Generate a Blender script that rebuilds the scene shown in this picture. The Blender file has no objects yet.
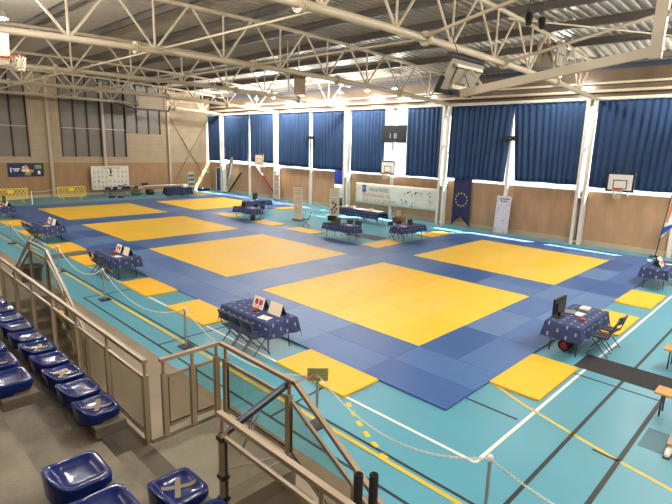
import bpy, math, random
from math import sin, cos, pi, sqrt, radians
from mathutils import Vector, Matrix
random.seed(7)
S = bpy.context.scene
COL = S.collection

# ------------------------------------------------------------------ materials
def rgb(h):
    h = h.lstrip('#')
    c = [int(h[i:i+2], 16)/255 for i in (0, 2, 4)]
    return tuple(x/12.92 if x <= .04045 else ((x+.055)/1.055)**2.4 for x in c)
def nd(nt, t, **kw):
    n = nt.nodes.new(t)
    for k, v in kw.items(): setattr(n, k, v)
    return n
MATS = {}
def mat(name, col, rough=.5, metal=0, var=0, scale=3.0, bump=0, bscale=None, spec=.5, stretch=None, emit=None, coat=0):
    m = bpy.data.materials.new(name); m.use_nodes = True
    nt = m.node_tree; b = nt.nodes['Principled BSDF']; L = nt.links.new
    c = rgb(col) if isinstance(col, str) else col
    b.inputs['Base Color'].default_value = (*c, 1); b.inputs['Roughness'].default_value = rough
    b.inputs['Metallic'].default_value = metal; b.inputs['Specular IOR Level'].default_value = spec
    b.inputs['Coat Weight'].default_value = coat
    if emit:
        b.inputs['Emission Color'].default_value = (*rgb(emit[0]), 1); b.inputs['Emission Strength'].default_value = emit[1]
    if var or bump:
        tc = nd(nt, 'ShaderNodeTexCoord'); mp = nd(nt, 'ShaderNodeMapping')
        L(tc.outputs['Object'], mp.inputs['Vector'])
        if stretch: mp.inputs['Scale'].default_value = stretch
        n = nd(nt, 'ShaderNodeTexNoise'); n.inputs['Scale'].default_value = scale; n.inputs['Detail'].default_value = 5
        L(mp.outputs[0], n.inputs['Vector'])
        if var:
            hsv = nd(nt, 'ShaderNodeHueSaturation'); hsv.inputs['Color'].default_value = (*c, 1)
            mr = nd(nt, 'ShaderNodeMapRange'); mr.inputs[1].default_value = .3; mr.inputs[2].default_value = .7
            mr.inputs[3].default_value = 1-var; mr.inputs[4].default_value = 1+var
            L(n.outputs['Fac'], mr.inputs[0]); L(mr.outputs[0], hsv.inputs['Value']); L(hsv.outputs[0], b.inputs['Base Color'])
        if bump:
            n2 = n
            if bscale:
                n2 = nd(nt, 'ShaderNodeTexNoise'); n2.inputs['Scale'].default_value = bscale; L(mp.outputs[0], n2.inputs['Vector'])
            bp = nd(nt, 'ShaderNodeBump'); bp.inputs['Strength'].default_value = bump; bp.inputs['Distance'].default_value = .02
            L(n2.outputs['Fac'], bp.inputs['Height']); L(bp.outputs[0], b.inputs['Normal'])
    MATS[name] = m
    return m
def gmat(name, tint, trans=.85, rough=.05):
    m = bpy.data.materials.new(name); m.use_nodes = True; nt = m.node_tree; nt.nodes.clear(); L = nt.links.new
    o = nd(nt, 'ShaderNodeOutputMaterial'); t = nd(nt, 'ShaderNodeBsdfTransparent'); g = nd(nt, 'ShaderNodeBsdfGlossy')
    t.inputs[0].default_value = (*tint, 1); g.inputs['Roughness'].default_value = rough
    mx = nd(nt, 'ShaderNodeMixShader'); lw = nd(nt, 'ShaderNodeLayerWeight'); p5 = math_n(nt, 'POWER', lw.outputs['Facing'], 4.0); f = math_n(nt, 'ADD', math_n(nt, 'MULTIPLY', p5, .5), .045)
    L(f, mx.inputs[0]); L(t.outputs[0], mx.inputs[1]); L(g.outputs[0], mx.inputs[2]); L(mx.outputs[0], o.inputs[0])
    MATS[name] = m; return m
def mixcol(nt, fac, a, b):
    n = nd(nt, 'ShaderNodeMix', data_type='RGBA')
    nt.links.new(fac, n.inputs[0])
    for s, v in ((6, a), (7, b)):
        if isinstance(v, tuple): n.inputs[s].default_value = (*v[:3], 1)
        else: nt.links.new(v, n.inputs[s])
    return n.outputs[2]
def math_n(nt, op, a, b=None, c=None):
    n = nd(nt, 'ShaderNodeMath', operation=op)
    for i, v in enumerate((a, b, c)):
        if v is None: continue
        if isinstance(v, (int, float)): n.inputs[i].default_value = v
        else: nt.links.new(v, n.inputs[i])
    return n.outputs[0]
def band_mask(nt, coord, period, width, off=0):
    """1 on thin bands of the coordinate"""
    f = math_n(nt, 'FRACT', math_n(nt, 'DIVIDE', math_n(nt, 'ADD', coord, off), period))
    return math_n(nt, 'LESS_THAN', f, width/period)
def objxyz(nt):
    tc = nd(nt, 'ShaderNodeTexCoord'); s = nd(nt, 'ShaderNodeSeparateXYZ'); nt.links.new(tc.outputs['Object'], s.inputs[0])
    return tc, s.outputs
def seamed(name, col, seam, axes, rough=.6, var=.08, scale=1.5, stretch=None, spec=.3):
    """plain colour with thin seams on given axes: [(axis, period, width, offset)]"""
    m = mat(name, col, rough, 0, var, scale, stretch=stretch, spec=spec)
    nt = m.node_tree; b = nt.nodes['Principled BSDF']; tc, o = objxyz(nt)
    src = b.inputs['Base Color'].links[0].from_socket
    msk = None
    for ax, p, w, off in axes:
        k = band_mask(nt, o[ax], p, w, off)
        msk = k if msk is None else math_n(nt, 'MAXIMUM', msk, k)
    nt.links.new(mixcol(nt, msk, src, rgb(seam)), b.inputs['Base Color'])
    return m

mat('floor_teal', '#5698ae', .34, 0, .05, .6, spec=.5)
mat('floor_grey', '#7d705f', .6, 0, .12, 1.2)
mat('line_yellow', '#d9b93c', .5); mat('line_white', '#dfe0da', .5); mat('line_black', '#1d2427', .5)
mat('line_dark', '#3c6b7a', .5)
for i, c in enumerate(('#375a96', '#466aa4', '#5a79ab')): mat('mat_blue%d' % i, c, .42+.03*i, 0, .05, 2.5, .06, 60, spec=.45)
for i, c in enumerate(('#f3c236', '#f5c743', '#f0c752')): mat('mat_yellow%d' % i, c, .5, 0, .03, 2.5, .06, 60, spec=.35)
mat('mat_small', '#f0b834', .5, 0, .03, 2.5, .06, 60, spec=.35); mat('carpet', '#2a2b31', .95, 0, .1, 20)
mat('carpet_grey', '#565963', .9, 0, .1, 20)
mat('cream', '#b0a48f', .42, 0, .05, 1.5)
mat('cream_dark', '#94836a', .5, 0, .06, 1.5)
mat('white_paint', '#d8d5cc', .45, 0, .04, 2)
mat('purlin', '#524d48', .6, 0, .1, 2)
mat('deck', '#a19b90', .45, 0, .07, .8)
mat('taupe', '#958672', .42, 0, .06, 3)
mat('taupe_dark', '#5c4e40', .45, .25, .06, 3)
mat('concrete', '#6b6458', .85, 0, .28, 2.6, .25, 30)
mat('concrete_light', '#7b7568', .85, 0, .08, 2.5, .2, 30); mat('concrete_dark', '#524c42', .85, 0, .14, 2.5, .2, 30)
mat('seat_blue', '#0a1c54', .2, 0, .08, 6, spec=.3)
mat('tape', '#6e6555', .7)
mat('tape_brown', '#7a6a55', .7)
mat('curtain', '#2d4468', .8, 0, .07, 1.2, spec=.2)
mat('black', '#17181a', .5); mat('black_foam', '#151515', .85); mat('dark_grey', '#2c2d30', .5)
mat('steel', '#9a9c9c', .3, .9); mat('grey_metal', '#8d8f8e', .4, .6); mat('galv', '#a9adac', .4, .5)
mat('white', '#e6e4de', .6); mat('paper', '#e9e4da', .7); mat('cream_card', '#e9dcc4', .6)
mat('red', '#b32626', .5); mat('red_dark', '#8d2b2a', .5); mat('orange', '#d9792c', .5)
mat('navy', '#1b2450', .6); mat('bar_navy', '#161f3d', .5); mat('navy_deep', '#191a4c', .6); mat('royal', '#27399b', .6)
mat('chair_seat', '#262a45', .55); mat('chair_frame', '#5a5d63', .4, .5)
mat('yellow_plastic', '#efd52b', .45)
mat('rim_red', '#c2452a', .45); mat('net', '#c2baa6', .8)
mat('wood_bench', '#c08f45', .45, 0, .12, 3, stretch=(1, 8, 8))
mat('wood_brown', '#8a5a34', .55, 0, .15, 3)
mat('skin', '#c08d74', .5); mat('trouser', '#c9aa98', .8); mat('jacket', '#23242b', .8); mat('hair', '#2a1d16', .7)
mat('star', '#d9c46a', .5); mat('green', '#4f9a6e', .5, emit=('#45c58c', .25)); mat('door_blue', '#1f3f74', .5)
mat('board_grey', '#8a8477', .6); mat('screen', '#0b0c0f', .15); mat('digit', '#9fb0cc', .5, emit=('#9fb4e0', .3))
mat('lens', '#ffffff', .3, emit=('#fff1d2', 60.0))
mat('sign_card', '#b3aa6a', .6, 0, .2, 30)
mat('khaki', '#7f8a5c', .6); mat('wool_green', '#3f6a4e', .7)
mat('faint_text', '#b79f82', .6); mat('grey_text', '#5b5650', .6); mat('ochre_text', '#b0792f', .6); mat('logo_blue', '#254e91', .5)
mat('pink', '#d98f83', .6); mat('leaf', '#7d9b4c', .6); mat('banner_white', '#d2cec2', .7, 0, .05, 3)
mat('rail_white', '#cfc6b3', .45)
mat('window_grey', '#6d675c', .38, 0, .1, .9, spec=.5)
mat('fascia', '#1b2338', .6)
mat('clere', '#54473a', .25, 0, .12, 1.0, stretch=(1, .25, 3))
seamed('wood_wall', '#ad8b6a', '#937457', [(1, 1.345, .012, .0)], .55, .14, 2.2, (1, 1, .35))
seamed('wood_end', '#98795a', '#745b43', [(0, 1.25, .012, .2)], .55, .10, 2.0, (1, 1, .35))
seamed('block_wall', '#a5957d', '#82745f', [(2, .62, .014, .12), (0, 1.9, .012, .1)], .8, .08, 1.5)
gmat('glass', (.93, .95, .95)); gmat('smoke_glass', (.84, .82, .77), rough=.08)
# poster like print materials (ink marks on a light sheet)
def printed(name, base, ink, scale, thr, ink2=None):
    m = mat(name, base, .6); nt = m.node_tree; b = nt.nodes['Principled BSDF']; L = nt.links.new
    tc = nd(nt, 'ShaderNodeTexCoord'); n = nd(nt, 'ShaderNodeTexVoronoi'); n.inputs['Scale'].default_value = scale
    L(tc.outputs['Object'], n.inputs['Vector'])
    ns = nd(nt, 'ShaderNodeTexNoise'); ns.inputs['Scale'].default_value = scale*.8; ns.inputs['Detail'].default_value = 3
    L(tc.outputs['Object'], ns.inputs['Vector'])
    k = math_n(nt, 'LESS_THAN', n.outputs['Distance'], thr)
    k = math_n(nt, 'MULTIPLY', k, math_n(nt, 'GREATER_THAN', ns.outputs['Fac'], .47))
    i = rgb(ink)
    if ink2: i = mixcol(nt, math_n(nt, 'GREATER_THAN', n.outputs['Color'], .5), rgb(ink), rgb(ink2))
    L(mixcol(nt, k, rgb(base), i), b.inputs['Base Color'])
    return m
printed('print_grey', '#cfcabd', '#4b4a48', 3.2, .22, '#8a8f8a')
printed('print_blue', '#cfcdd2', '#5c6aa8', 9, .3, '#8d94b4')
printed('print_tan', '#cfb79b', '#8d6f5a', 8, .26, '#b9533a')
# table cloth: navy with small white crests
def cloth_mat():
    m = mat('cloth', '#3a4770', .7, 0, .06, 4, spec=.2); nt = m.node_tree; b = nt.nodes['Principled BSDF']; L = nt.links.new
    src = b.inputs['Base Color'].links[0].from_socket
    uv = nd(nt, 'ShaderNodeUVMap'); s = nd(nt, 'ShaderNodeSeparateXYZ'); L(uv.outputs[0], s.inputs[0])
    u, v = s.outputs[0], s.outputs[1]
    row = math_n(nt, 'FLOOR', math_n(nt, 'DIVIDE', v, .2))
    u2 = math_n(nt, 'ADD', u, math_n(nt, 'MULTIPLY', row, .12))
    fu = math_n(nt, 'FRACT', math_n(nt, 'DIVIDE', u2, .24)); fv = math_n(nt, 'FRACT', math_n(nt, 'DIVIDE', v, .2))
    k = math_n(nt, 'MULTIPLY', math_n(nt, 'LESS_THAN', math_n(nt, 'ABSOLUTE', math_n(nt, 'SUBTRACT', fu, .5)), .17),
               math_n(nt, 'LESS_THAN', math_n(nt, 'ABSOLUTE', math_n(nt, 'SUBTRACT', fv, .5)), .10))
    n = nd(nt, 'ShaderNodeTexNoise'); n.inputs['Scale'].default_value = 26; L(uv.outputs[0], n.inputs['Vector'])
    k = math_n(nt, 'MULTIPLY', k, math_n(nt, 'GREATER_THAN', n.outputs['Fac'], .42))
    L(mixcol(nt, k, src, rgb('#9ba1bd')), b.inputs['Base Color'])
cloth_mat()
mat('cloth_plain', '#2b3350', .75, 0, .12, 8, spec=.2)

# ------------------------------------------------------------------ mesh builder
def basis(d):
    d = Vector(d).normalized(); a = Vector((0, 0, 1)) if abs(d.z) < .9 else Vector((1, 0, 0))
    u = d.cross(a).normalized(); return u, d.cross(u).normalized()
class MB:
    def __init__(self): self.v = []; self.f = []; self.s = []; self.uv = None
    def add(self, vs, fs, smooth=False):
        o = len(self.v); self.v += [tuple(p) for p in vs]; self.f += [tuple(i+o for i in q) for q in fs]; self.s += [smooth]*len(fs); return self
    def box(self, x0, x1, y0, y1, z0, z1, M=None):
        vs = [Vector((x, y, z)) for z in (z0, z1) for y in (y0, y1) for x in (x0, x1)]
        if M is not None: vs = [M @ p for p in vs]
        return self.add(vs, [(0, 2, 3, 1), (4, 5, 7, 6), (0, 1, 5, 4), (2, 6, 7, 3), (0, 4, 6, 2), (1, 3, 7, 5)])
    def bar(self, p, q, w, h, up=(0, 0, 1)):
        p, q = Vector(p), Vector(q); d = (q-p).normalized(); u = d.cross(Vector(up))
        if u.length < 1e-4: u = d.cross(Vector((1, 0, 0)))
        u.normalize(); n = u.cross(d)
        vs = [e+u*a+n*b for e in (p, q) for a, b in ((-w/2, -h/2), (w/2, -h/2), (w/2, h/2), (-w/2, h/2))]
        return self.add(vs, [(0, 1, 2, 3), (7, 6, 5, 4), (0, 4, 5, 1), (1, 5, 6, 2), (2, 6, 7, 3), (3, 7, 4, 0)])
    def tube(self, pts, r, n=8, cap=True):
        pts = [Vector(p) for p in pts]; vs = []; fs = []
        rs = r if isinstance(r, (list, tuple)) else [r]*len(pts)
        u, w = basis(pts[1]-pts[0])
        for i, p in enumerate(pts):
            d = (pts[min(i+1, len(pts)-1)]-pts[max(i-1, 0)]).normalized()
            u = (u-d*u.dot(d)).normalized(); w = d.cross(u)
            vs += [p+(u*cos(2*pi*k/n)+w*sin(2*pi*k/n))*rs[i] for k in range(n)]
        for i in range(len(pts)-1):
            for k in range(n): fs.append((i*n+k, i*n+(k+1) % n, (i+1)*n+(k+1) % n, (i+1)*n+k))
        self.add(vs, fs, True)
        if cap:
            m = len(pts)
            self.add(vs[:n], [tuple(range(n-1, -1, -1))]); self.add(vs[(m-1)*n:], [tuple(range(n))])
        return self
    def lathe(self, prof, c=(0, 0, 0), n=16):
        vs = [(c[0]+r*cos(2*pi*k/n), c[1]+r*sin(2*pi*k/n), c[2]+z) for r, z in prof for k in range(n)]
        fs = [(i*n+k, i*n+(k+1) % n, (i+1)*n+(k+1) % n, (i+1)*n+k) for i in range(len(prof)-1) for k in range(n)]
        self.add(vs, fs, True)
        m = len(prof)
        if prof[0][0] > 1e-4: self.add(vs[:n], [tuple(range(n-1, -1, -1))])
        if prof[-1][0] > 1e-4: self.add(vs[(m-1)*n:], [tuple(range(n))])
        return self
    def prism(self, poly, axis, a, b):
        """poly in the two other axes, extruded from a to b along axis"""
        def mk(p, t):
            q = list(p); q.insert(axis, t); return q
        n = len(poly); vs = [mk(p, a) for p in poly]+[mk(p, b) for p in poly]
        fs = [tuple(range(n-1, -1, -1)), tuple(range(n, 2*n))]+[(i, (i+1) % n, n+(i+1) % n, n+i) for i in range(n)]
        return self.add(vs, fs)
    def grid(self, fn, nu, nv, smooth=True, uvfn=None):
        vs = [fn(i/nu, j/nv) for j in range(nv+1) for i in range(nu+1)]
        fs = [(j*(nu+1)+i, j*(nu+1)+i+1, (j+1)*(nu+1)+i+1, (j+1)*(nu+1)+i) for j in range(nv) for i in range(nu)]
        if uvfn: self.uv = [uvfn(i/nu, j/nv) for j in range(nv+1) for i in range(nu+1)]
        return self.add(vs, fs, smooth)
    def build(self, name, m, parent=None, bevel=0, solid=0, raw=False):
        off = Vector((0, 0, 0))
        if parent is not None:
            q = parent
            while q is not None: off += q.location; q = q.parent
        elif not raw:
            xs = [p[0] for p in self.v]; ys = [p[1] for p in self.v]; zs = [p[2] for p in self.v]
            off = Vector(((min(xs)+max(xs))/2, (min(ys)+max(ys))/2, min(zs)))
        me = bpy.data.meshes.new(name)
        me.from_pydata([tuple(Vector(p)-off) for p in self.v], [], self.f)
        me.polygons.foreach_set('use_smooth', self.s)
        if self.uv:
            ul = me.uv_layers.new(name='UVMap')
            for lp in me.loops: ul.data[lp.index].uv = self.uv[lp.vertex_index]
        me.materials.append(MATS[m]); me.update()
        ob = bpy.data.objects.new(name, me); COL.objects.link(ob)
        if parent is None: ob.location = off
        else: ob.parent = parent
        if bevel:
            b = ob.modifiers.new('bevel', 'BEVEL'); b.width = bevel; b.segments = 2; b.limit_method = 'ANGLE'
        if solid:
            b = ob.modifiers.new('solid', 'SOLIDIFY'); b.thickness = solid; b.offset = 0
        return ob
def tag(o, label, cat, group=None, kind=None):
    if label: o['label'] = label
    if cat: o['category'] = cat
    if group: o['group'] = group
    if kind: o['kind'] = kind
    return o
def thing(name, label, cat, loc=(0, 0, 0), group=None):
    o = bpy.data.objects.new(name, None); COL.objects.link(o); o.location = loc; o.empty_display_size = .1
    return tag(o, label, cat, group)
def struct(ob): ob['kind'] = 'structure'; return ob
def kids(o, table={}):
    return list(o.children)
def dup(root, loc, rz=0, label=None, group=None, sc=None):
    r = root.copy(); COL.objects.link(r); r.location = loc; r.rotation_euler = (0, 0, rz)
    if label: r['label'] = label
    if group: r['group'] = group
    for ch in kids(root):
        c = ch.copy(); COL.objects.link(c); c.parent = r
        for g in kids(ch):
            d = g.copy(); COL.objects.link(d); d.parent = c
    return r
def place(root, loc, rz=0): root.location = loc; root.rotation_euler = (0, 0, rz); return root
def text(s, parent, size, M, m, name='lettering', align='CENTER', ext=.002):
    cu = bpy.data.curves.new(name, 'FONT'); cu.body = s; cu.size = size; cu.align_x = align; cu.align_y = 'CENTER'; cu.extrude = ext
    cu.materials.append(MATS[m]); ob = bpy.data.objects.new(name, cu); COL.objects.link(ob)
    bpy.context.view_layer.update(); me = bpy.data.meshes.new_from_object(ob.evaluated_get(bpy.context.evaluated_depsgraph_get())); bpy.data.objects.remove(ob)
    ob = bpy.data.objects.new(name, me); COL.objects.link(ob)
    off = Vector((0, 0, 0)); q = parent
    while q is not None: off += q.location; q = q.parent
    ob.parent = parent; ob.matrix_local = Matrix.Translation(-off) @ M
    return ob
def MX(loc, xa, ya):
    xa, ya = Vector(xa).normalized(), Vector(ya).normalized(); z = xa.cross(ya)
    return Matrix(((xa.x, ya.x, z.x, loc[0]), (xa.y, ya.y, z.y, loc[1]), (xa.z, ya.z, z.z, loc[2]), (0, 0, 0, 1)))

# ------------------------------------------------------------------ dimensions
WX, WL = 17.3, -11.2          # curtain wall, stand side wall
YN, YE = -10.0, 37.3          # near end wall, far end wall
def chord(x): return 9.15-(x-3.05)**2*.57/203.
def bchord(x): return 7.53-(x-3.05)**2*.43/203.
def deckz(x): return chord(x)+.36-.27*(max(0, x-12.5)/4.8)**2

# ------------------------------------------------------------------ setting
struct(MB().box(-4.65, WX, YN, YE, -.2, 0).build('floor', 'floor_teal', raw=True))
struct(MB().box(WL, -4.65, YN, YE, -.2, 0).build('floor', 'floor_grey', raw=True))
def line(name, m, pts, w):
    b = MB()
    for p, q in zip(pts[:-1], pts[1:]):
        b.bar((p[0], p[1], .0015), (q[0], q[1], .0015), w, .003)
    return struct(b.build(name, m))
line('floor_line', 'line_yellow', [(-3.87, YN+.5), (-3.87, 36)], .075)
line('floor_line', 'line_black', [(-3.75, YN+.5), (-3.75, 36)], .05)
line('floor_line', 'line_black', [(-4.38, YN+1), (-4.38, 8.75)], .05)
line('floor_line', 'line_black', [(-4.38, 8.75), (-2.6, 8.75)], .05)
line('floor_line', 'line_black', [(-4.38, 4.08), (-2.0, 4.08)], .05)
line('floor_line', 'line_black', [(-4.38, -.05), (-2.5, 0.15)], .05)
line('floor_line', 'line_white', [(-2.93, -3.1), (-2.93, 30)], .06)
line('floor_line', 'line_white', [(-2.93, -3.1), (WX-.6, -3.1)], .06)
line('floor_line', 'line_black', [(-3.5, -3.83), (16, -3.83)], .06)
line('floor_line', 'line_black', [(-3.5, -4.58), (16, -4.58)], .07)
line('floor_line', 'line_black', [(1.34, -2.6), (1.34, -4.58)], .05)
line('floor_line', 'line_black', [(-1.27, -4.2), (-1.31, -4.58)], .05)
line('floor_line', 'line_black', [(-1.3, -1.9), (-1.31, -3.0)], .05)
line('floor_line', 'line_yellow', [(-.33, -1.95), (-.75, -2.9), (-1.05, -3.8), (-1.3, -4.6), (-1.55, -5.6), (-1.7, -7)], .06)
for a, b in (((-3.06, -.62), (-3.14, -.76)), ((-3.22, -.88), (-3.30, -1.02)), ((-3.38, -1.15), (-3.45, -1.30)), ((-3.53, -1.44), (-3.6, -1.59)), ((-3.66, -1.72), (-3.72, -1.87)), ((-3.77, -2.0), (-3.82, -2.14))):
    line('floor_line', 'line_yellow', [a, b], .085)
line('floor_line', 'line_white', [(2.3, 33.6), (9.5, 33.6)], .05)
struct(MB().box(-.62, .12, -5.25, -4.66, 0, .002).build('floor_patch', 'line_dark'))

# curtain wall (x = 17.3)
w = MB().box(WX, WX+.18, YN, 34.85, 0, 2.66); w.box(WX, WX+.18, 36.35, YE, 0, 2.66); w.box(WX, WX+.18, 34.85, 36.35, 2.18, 2.66)
struct(w.build('wall_right', 'wood_wall', raw=True))
struct(MB().box(WX-.0, WX+.2, YN, YE, 2.66, 2.69).build('sill_ledge', 'white_paint', raw=True))
struct(MB().box(WX, WX+.18, YN, YE, 7.1, 8.5).build('wall_right_upper', 'clere', raw=True))
struct(MB().box(WX-.02, WX+.2, YN, YE, 8.42, deckz(17.4)-.005).build('trim_fascia', 'fascia', raw=True))
struct(MB().box(WX-.03, WX, YN, 34.8, 0, .24).build('baseboard_right', 'cream', raw=True))
for z, h in ((7.02, .16), (7.42, .1), (7.78, .08)):
    b = MB()
    if h < .15: b.tube([(WX-.2, YN+.1, z), (WX-.2, YE-.1, z)], h/2*1.5, 8)
    else: b.box(WX-.42, WX-.02, YN+.05, YE-.05, z, z+h*.7)
    struct(b.build('trim_girt', 'rail_white' if h > .15 else 'cream', raw=True))
POST = [2.5+8.06*k for k in range(-1, 5)]
MID = [-1.53, 6.53, 14.6, 22.62, 30.7]
ys = sorted(POST+MID)
n = 1
for a, b in zip([YN]+ys, ys+[YE]):
    wn = struct(MB().box(WX+.09, WX+.1, a+.06, b-.06, 2.66, 7.1).build('window_%d' % n, 'glass')); n += 1
    fr = MB().box(WX+.06, WX+.13, a+.04, a+.09, 2.66, 7.1); fr.box(WX+.06, WX+.13, b-.09, b-.04, 2.66, 7.1)
    fr.box(WX+.06, WX+.13, a+.04, b-.04, 4.84, 4.9); fr.box(WX+.06, WX+.13, a+.04, b-.04, 2.66, 2.71); fr.box(WX+.06, WX+.13, a+.04, b-.04, 7.04, 7.1)
    fr.build('window_frame', 'white_paint', wn)
for y in POST:
    p = MB()
    for dy in (-.24, .1):
        p.box(WX-.42, WX-.05, y+dy, y+dy+.14, 0, 7.05)
    for z in (.1, 2.3, 4.7, 6.4): p.box(WX-.36, WX-.1, y-.1, y+.1, z, z+.08)
    struct(p.build('column', 'white_paint'))
for y in MID:
    struct(MB().box(WX-.16, WX, y-.09, y+.09, 0, 7.05).build('column', 'white_paint'))
# door in the far corner
d = struct(MB().box(WX+.02, WX+.08, 34.9, 36.3, 0, 2.15).build('door_1', 'door_blue'))
fr = MB().box(WX-.03, WX+.1, 34.82, 34.9, 0, 2.22); fr.box(WX-.03, WX+.1, 36.3, 36.38, 0, 2.22); fr.box(WX-.03, WX+.1, 34.82, 36.38, 2.15, 2.22)
fr.build('door_frame', 'white_paint', d)
MB().tube([(WX-.03, 35.68, .95), (WX-.03, 35.68, 1.2)], .02, 8).build('push_handle', 'steel', d)

# far end wall (y = 37.3): wood, concrete blocks, grey window panels
def yw(x0, x1, z0, z1, m, nm): return struct(MB().box(x0, x1, YE, YE+.2, z0, z1).build(nm, m, raw=True))
yw(WL, WX+.2, 0, 2.65, 'wood_end', 'wall_far')
yw(WL, WX+.2, 2.65, 3.12, 'block_wall', 'wall_far')
GAPS = [(-9.0, -5.2, 3.12, 9.4), (-4.6, 1.72, 3.12, 9.4), (4.02, 9.1, 3.12, 9.4), (9.1, 12.25, 5.12, 9.4)]
xprev = WL
for x0, x1, z0, z1 in GAPS:
    if x0 > xprev+.01: yw(xprev, x0, 3.12, 9.6, 'block_wall', 'wall_far')
    if z0 > 3.2: yw(x0, x1, 3.12, z0, 'block_wall', 'wall_far')
    xprev = x1
yw(xprev, WX+.2, 3.12, 9.6, 'block_wall', 'wall_far')
for x0, x1, z0, z1 in GAPS:
    k = round((x1-x0)/1.03)
    wn = struct(MB().box(x0, x1, YE+.1, YE+.16, z0, z1).build('window_%d' % n, 'window_grey')); n += 1
    fr = MB()
    for i in range(k+1):
        x = x0+(x1-x0)*i/k; fr.box(x-.05, x+.05, YE-.0, YE+.1, z0, z1)
    fr.build('window_frame', 'black', wn)
    r = MB(); zz = 5.35 if z0 < 5 else 7.3
    r.box(x0, x1, YE-.04, YE+.02, zz, zz+.05); r.build('transom', 'galv', wn)
struct(MB().box(WL, WX, YE-.03, YE, 0, .2).build('baseboard_far', 'cream', raw=True))
for x in (3.1, 7.2, 12.95):
    struct(MB().box(x-.1, x+.1, YE-.22, YE, 0, 9.1).build('column', 'cream'))
# cable cross bracing in the far bay
for p, q in (((13.0, 6.9), (17.1, .3)), ((17.1, 6.9), (13.6, 1.2))):
    tag(MB().tube([(p[0], YE-.12, p[1]), (q[0], YE-.12, q[1])], .03, 6).build('brace_rod', 'cream_dark'),
        'thin tan rod on the far end wall, sloping down ' + ('right, towards the door' if p[0] < 15 else 'left from the curtains'), 'brace')
# near and stand side walls
struct(MB().box(WL, WX+.2, YN-.2, YN, 0, 9.6).build('wall_near', 'block_wall', raw=True))
struct(MB().box(WL-.2, WL, YN-.2, YE+.2, 0, 9.3).build('wall_left', 'block_wall', raw=True))

# roof deck: ribs across, following the shallow arch
def build_deck():
    prof = []; y = YN-.3; P = .333
    while y < YE+.4:
        prof += [(y, 0), (y+.12, 0), (y+.15, .06), (y+.303, .06)]; y += P
    xs = [WL-.5+i*(WX+.6-WL+.5)/24 for i in range(25)]
    v = [(x, yy, deckz(x)+dz) for x in xs for yy, dz in prof]; m = len(prof)
    f = [(i*m+j, i*m+j+1, (i+1)*m+j+1, (i+1)*m+j) for i in range(24) for j in range(m-1)]
    b = MB(); b.add(v, f); o = b.build('ceiling', 'deck', raw=True); struct(o)
    return o
build_deck()
PX = [3.05+2.6667*k for k in range(-5, 6)]
for x in PX:
    z = deckz(x)-.29
    b = MB()
    b.box(x-.08, x+.08, YN, YE, z, z+.025); b.box(x-.08, x+.08, YN, YE, z+.255, z+.285); b.box(x-.012, x+.012, YN, YE, z+.02, z+.26)
    struct(b.build('roof_purlin', 'purlin', raw=True))
# trusses
def truss(y, lab):
    t = thing('roof_truss', lab, 'roof truss', (3.05, y, 7.5), 'cream steel roof trusses')
    xs = [-11.1+i*(WX-.2+11.1)/28 for i in range(29)]
    MB().tube([(x, y, bchord(x)) for x in xs]+[(WX-.12, y, bchord(WX)-.12), (WX-.1, y, bchord(WX)-.35)], .105, 10).build('bottom_chord', 'cream', t)
    MB().tube([(x, y, chord(x)) for x in xs], .075, 10).build('top_chord', 'cream', t)
    nb = [3.05+1.3333*(2*k+1) for k in range(-5, 5)]
    for x in nb:
        if x < -11 or x > 16.8: continue
        w = MB()
        w.tube([(x-1.28, y, chord(x-1.3)), (x-.04, y, bchord(x)+.05)], .042, 6)
        w.tube([(x+1.28, y, chord(x+1.3)), (x+.04, y, bchord(x)+.05)], .042, 6)
        w.tube([(x, y, chord(x)), (x, y, bchord(x)+.05)], .038, 6)
        w.build('web', 'cream', t)
    for x in (-6.2, -1.6, 3.05, 7.7, 12.35):
        fl = MB()
        for s in (-.035, .035):
            vs = Vector((x, y, bchord(x)))
            fl.tube([vs+Vector((s-.02, 0, 0)), vs+Vector((s+.02, 0, 0))], .20, 14)
        for k in range(8):
            a = k*pi/4; q = vs+Vector((0, .16*cos(a), .16*sin(a)))
            fl.tube([q-Vector((.08, 0, 0)), q+Vector((.08, 0, 0))], .018, 5)
        fl.build('flange_joint', 'cream', t)
    if y > 3:
        pass
    return t
ORD = ['nearest one, over the front of the stand', 'second one, above the nearest yellow square', 'third one, spanning over the second yellow square', 'fourth one', 'fifth one', 'last one in front of the far end wall']
for i, y in enumerate(POST): truss(y, ('cream tubular roof truss with flange joints, ' + (ORD[i] if i < 3 else ORD[i]))[:110])
# ties along the hall
for x, lo in ((-.95, 1), (3.05, 0), (-8.95, 0)):
    b = MB(); b.tube([(x, POST[1], bchord(x)), (x, POST[-1], bchord(x))], .032, 8)
    tag(b.build('tie_rod', 'cream'), {-.95: 'long pale tie rod crossing under the trusses towards the far left', 3.05: 'long pale tie rod under the trusses along the middle of the hall', -8.95: 'long pale tie rod under the trusses over the stand'}[x], 'tie rod')
for x, l in ((2.86, 'over the near mats, left of two'), (7.7, 'over the near right mats, right of two')):
    b = MB(); b.tube([(x, POST[1]-.05, bchord(x)), (x, POST[0]+.05, chord(x)-.05)], .05, 8)
    tag(b.build('wind_brace', 'cream'), 'sloping cream roof brace rising towards the viewer ' + l, 'brace')
b = MB(); b.tube([(7.7, 2.45, 8.9), (13.4, -1.6, 8.75)], .03, 6); tag(b.build('wind_brace', 'cream'), 'thin cream rod under the near right roof, running off the upper flange joint', 'brace')

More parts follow.
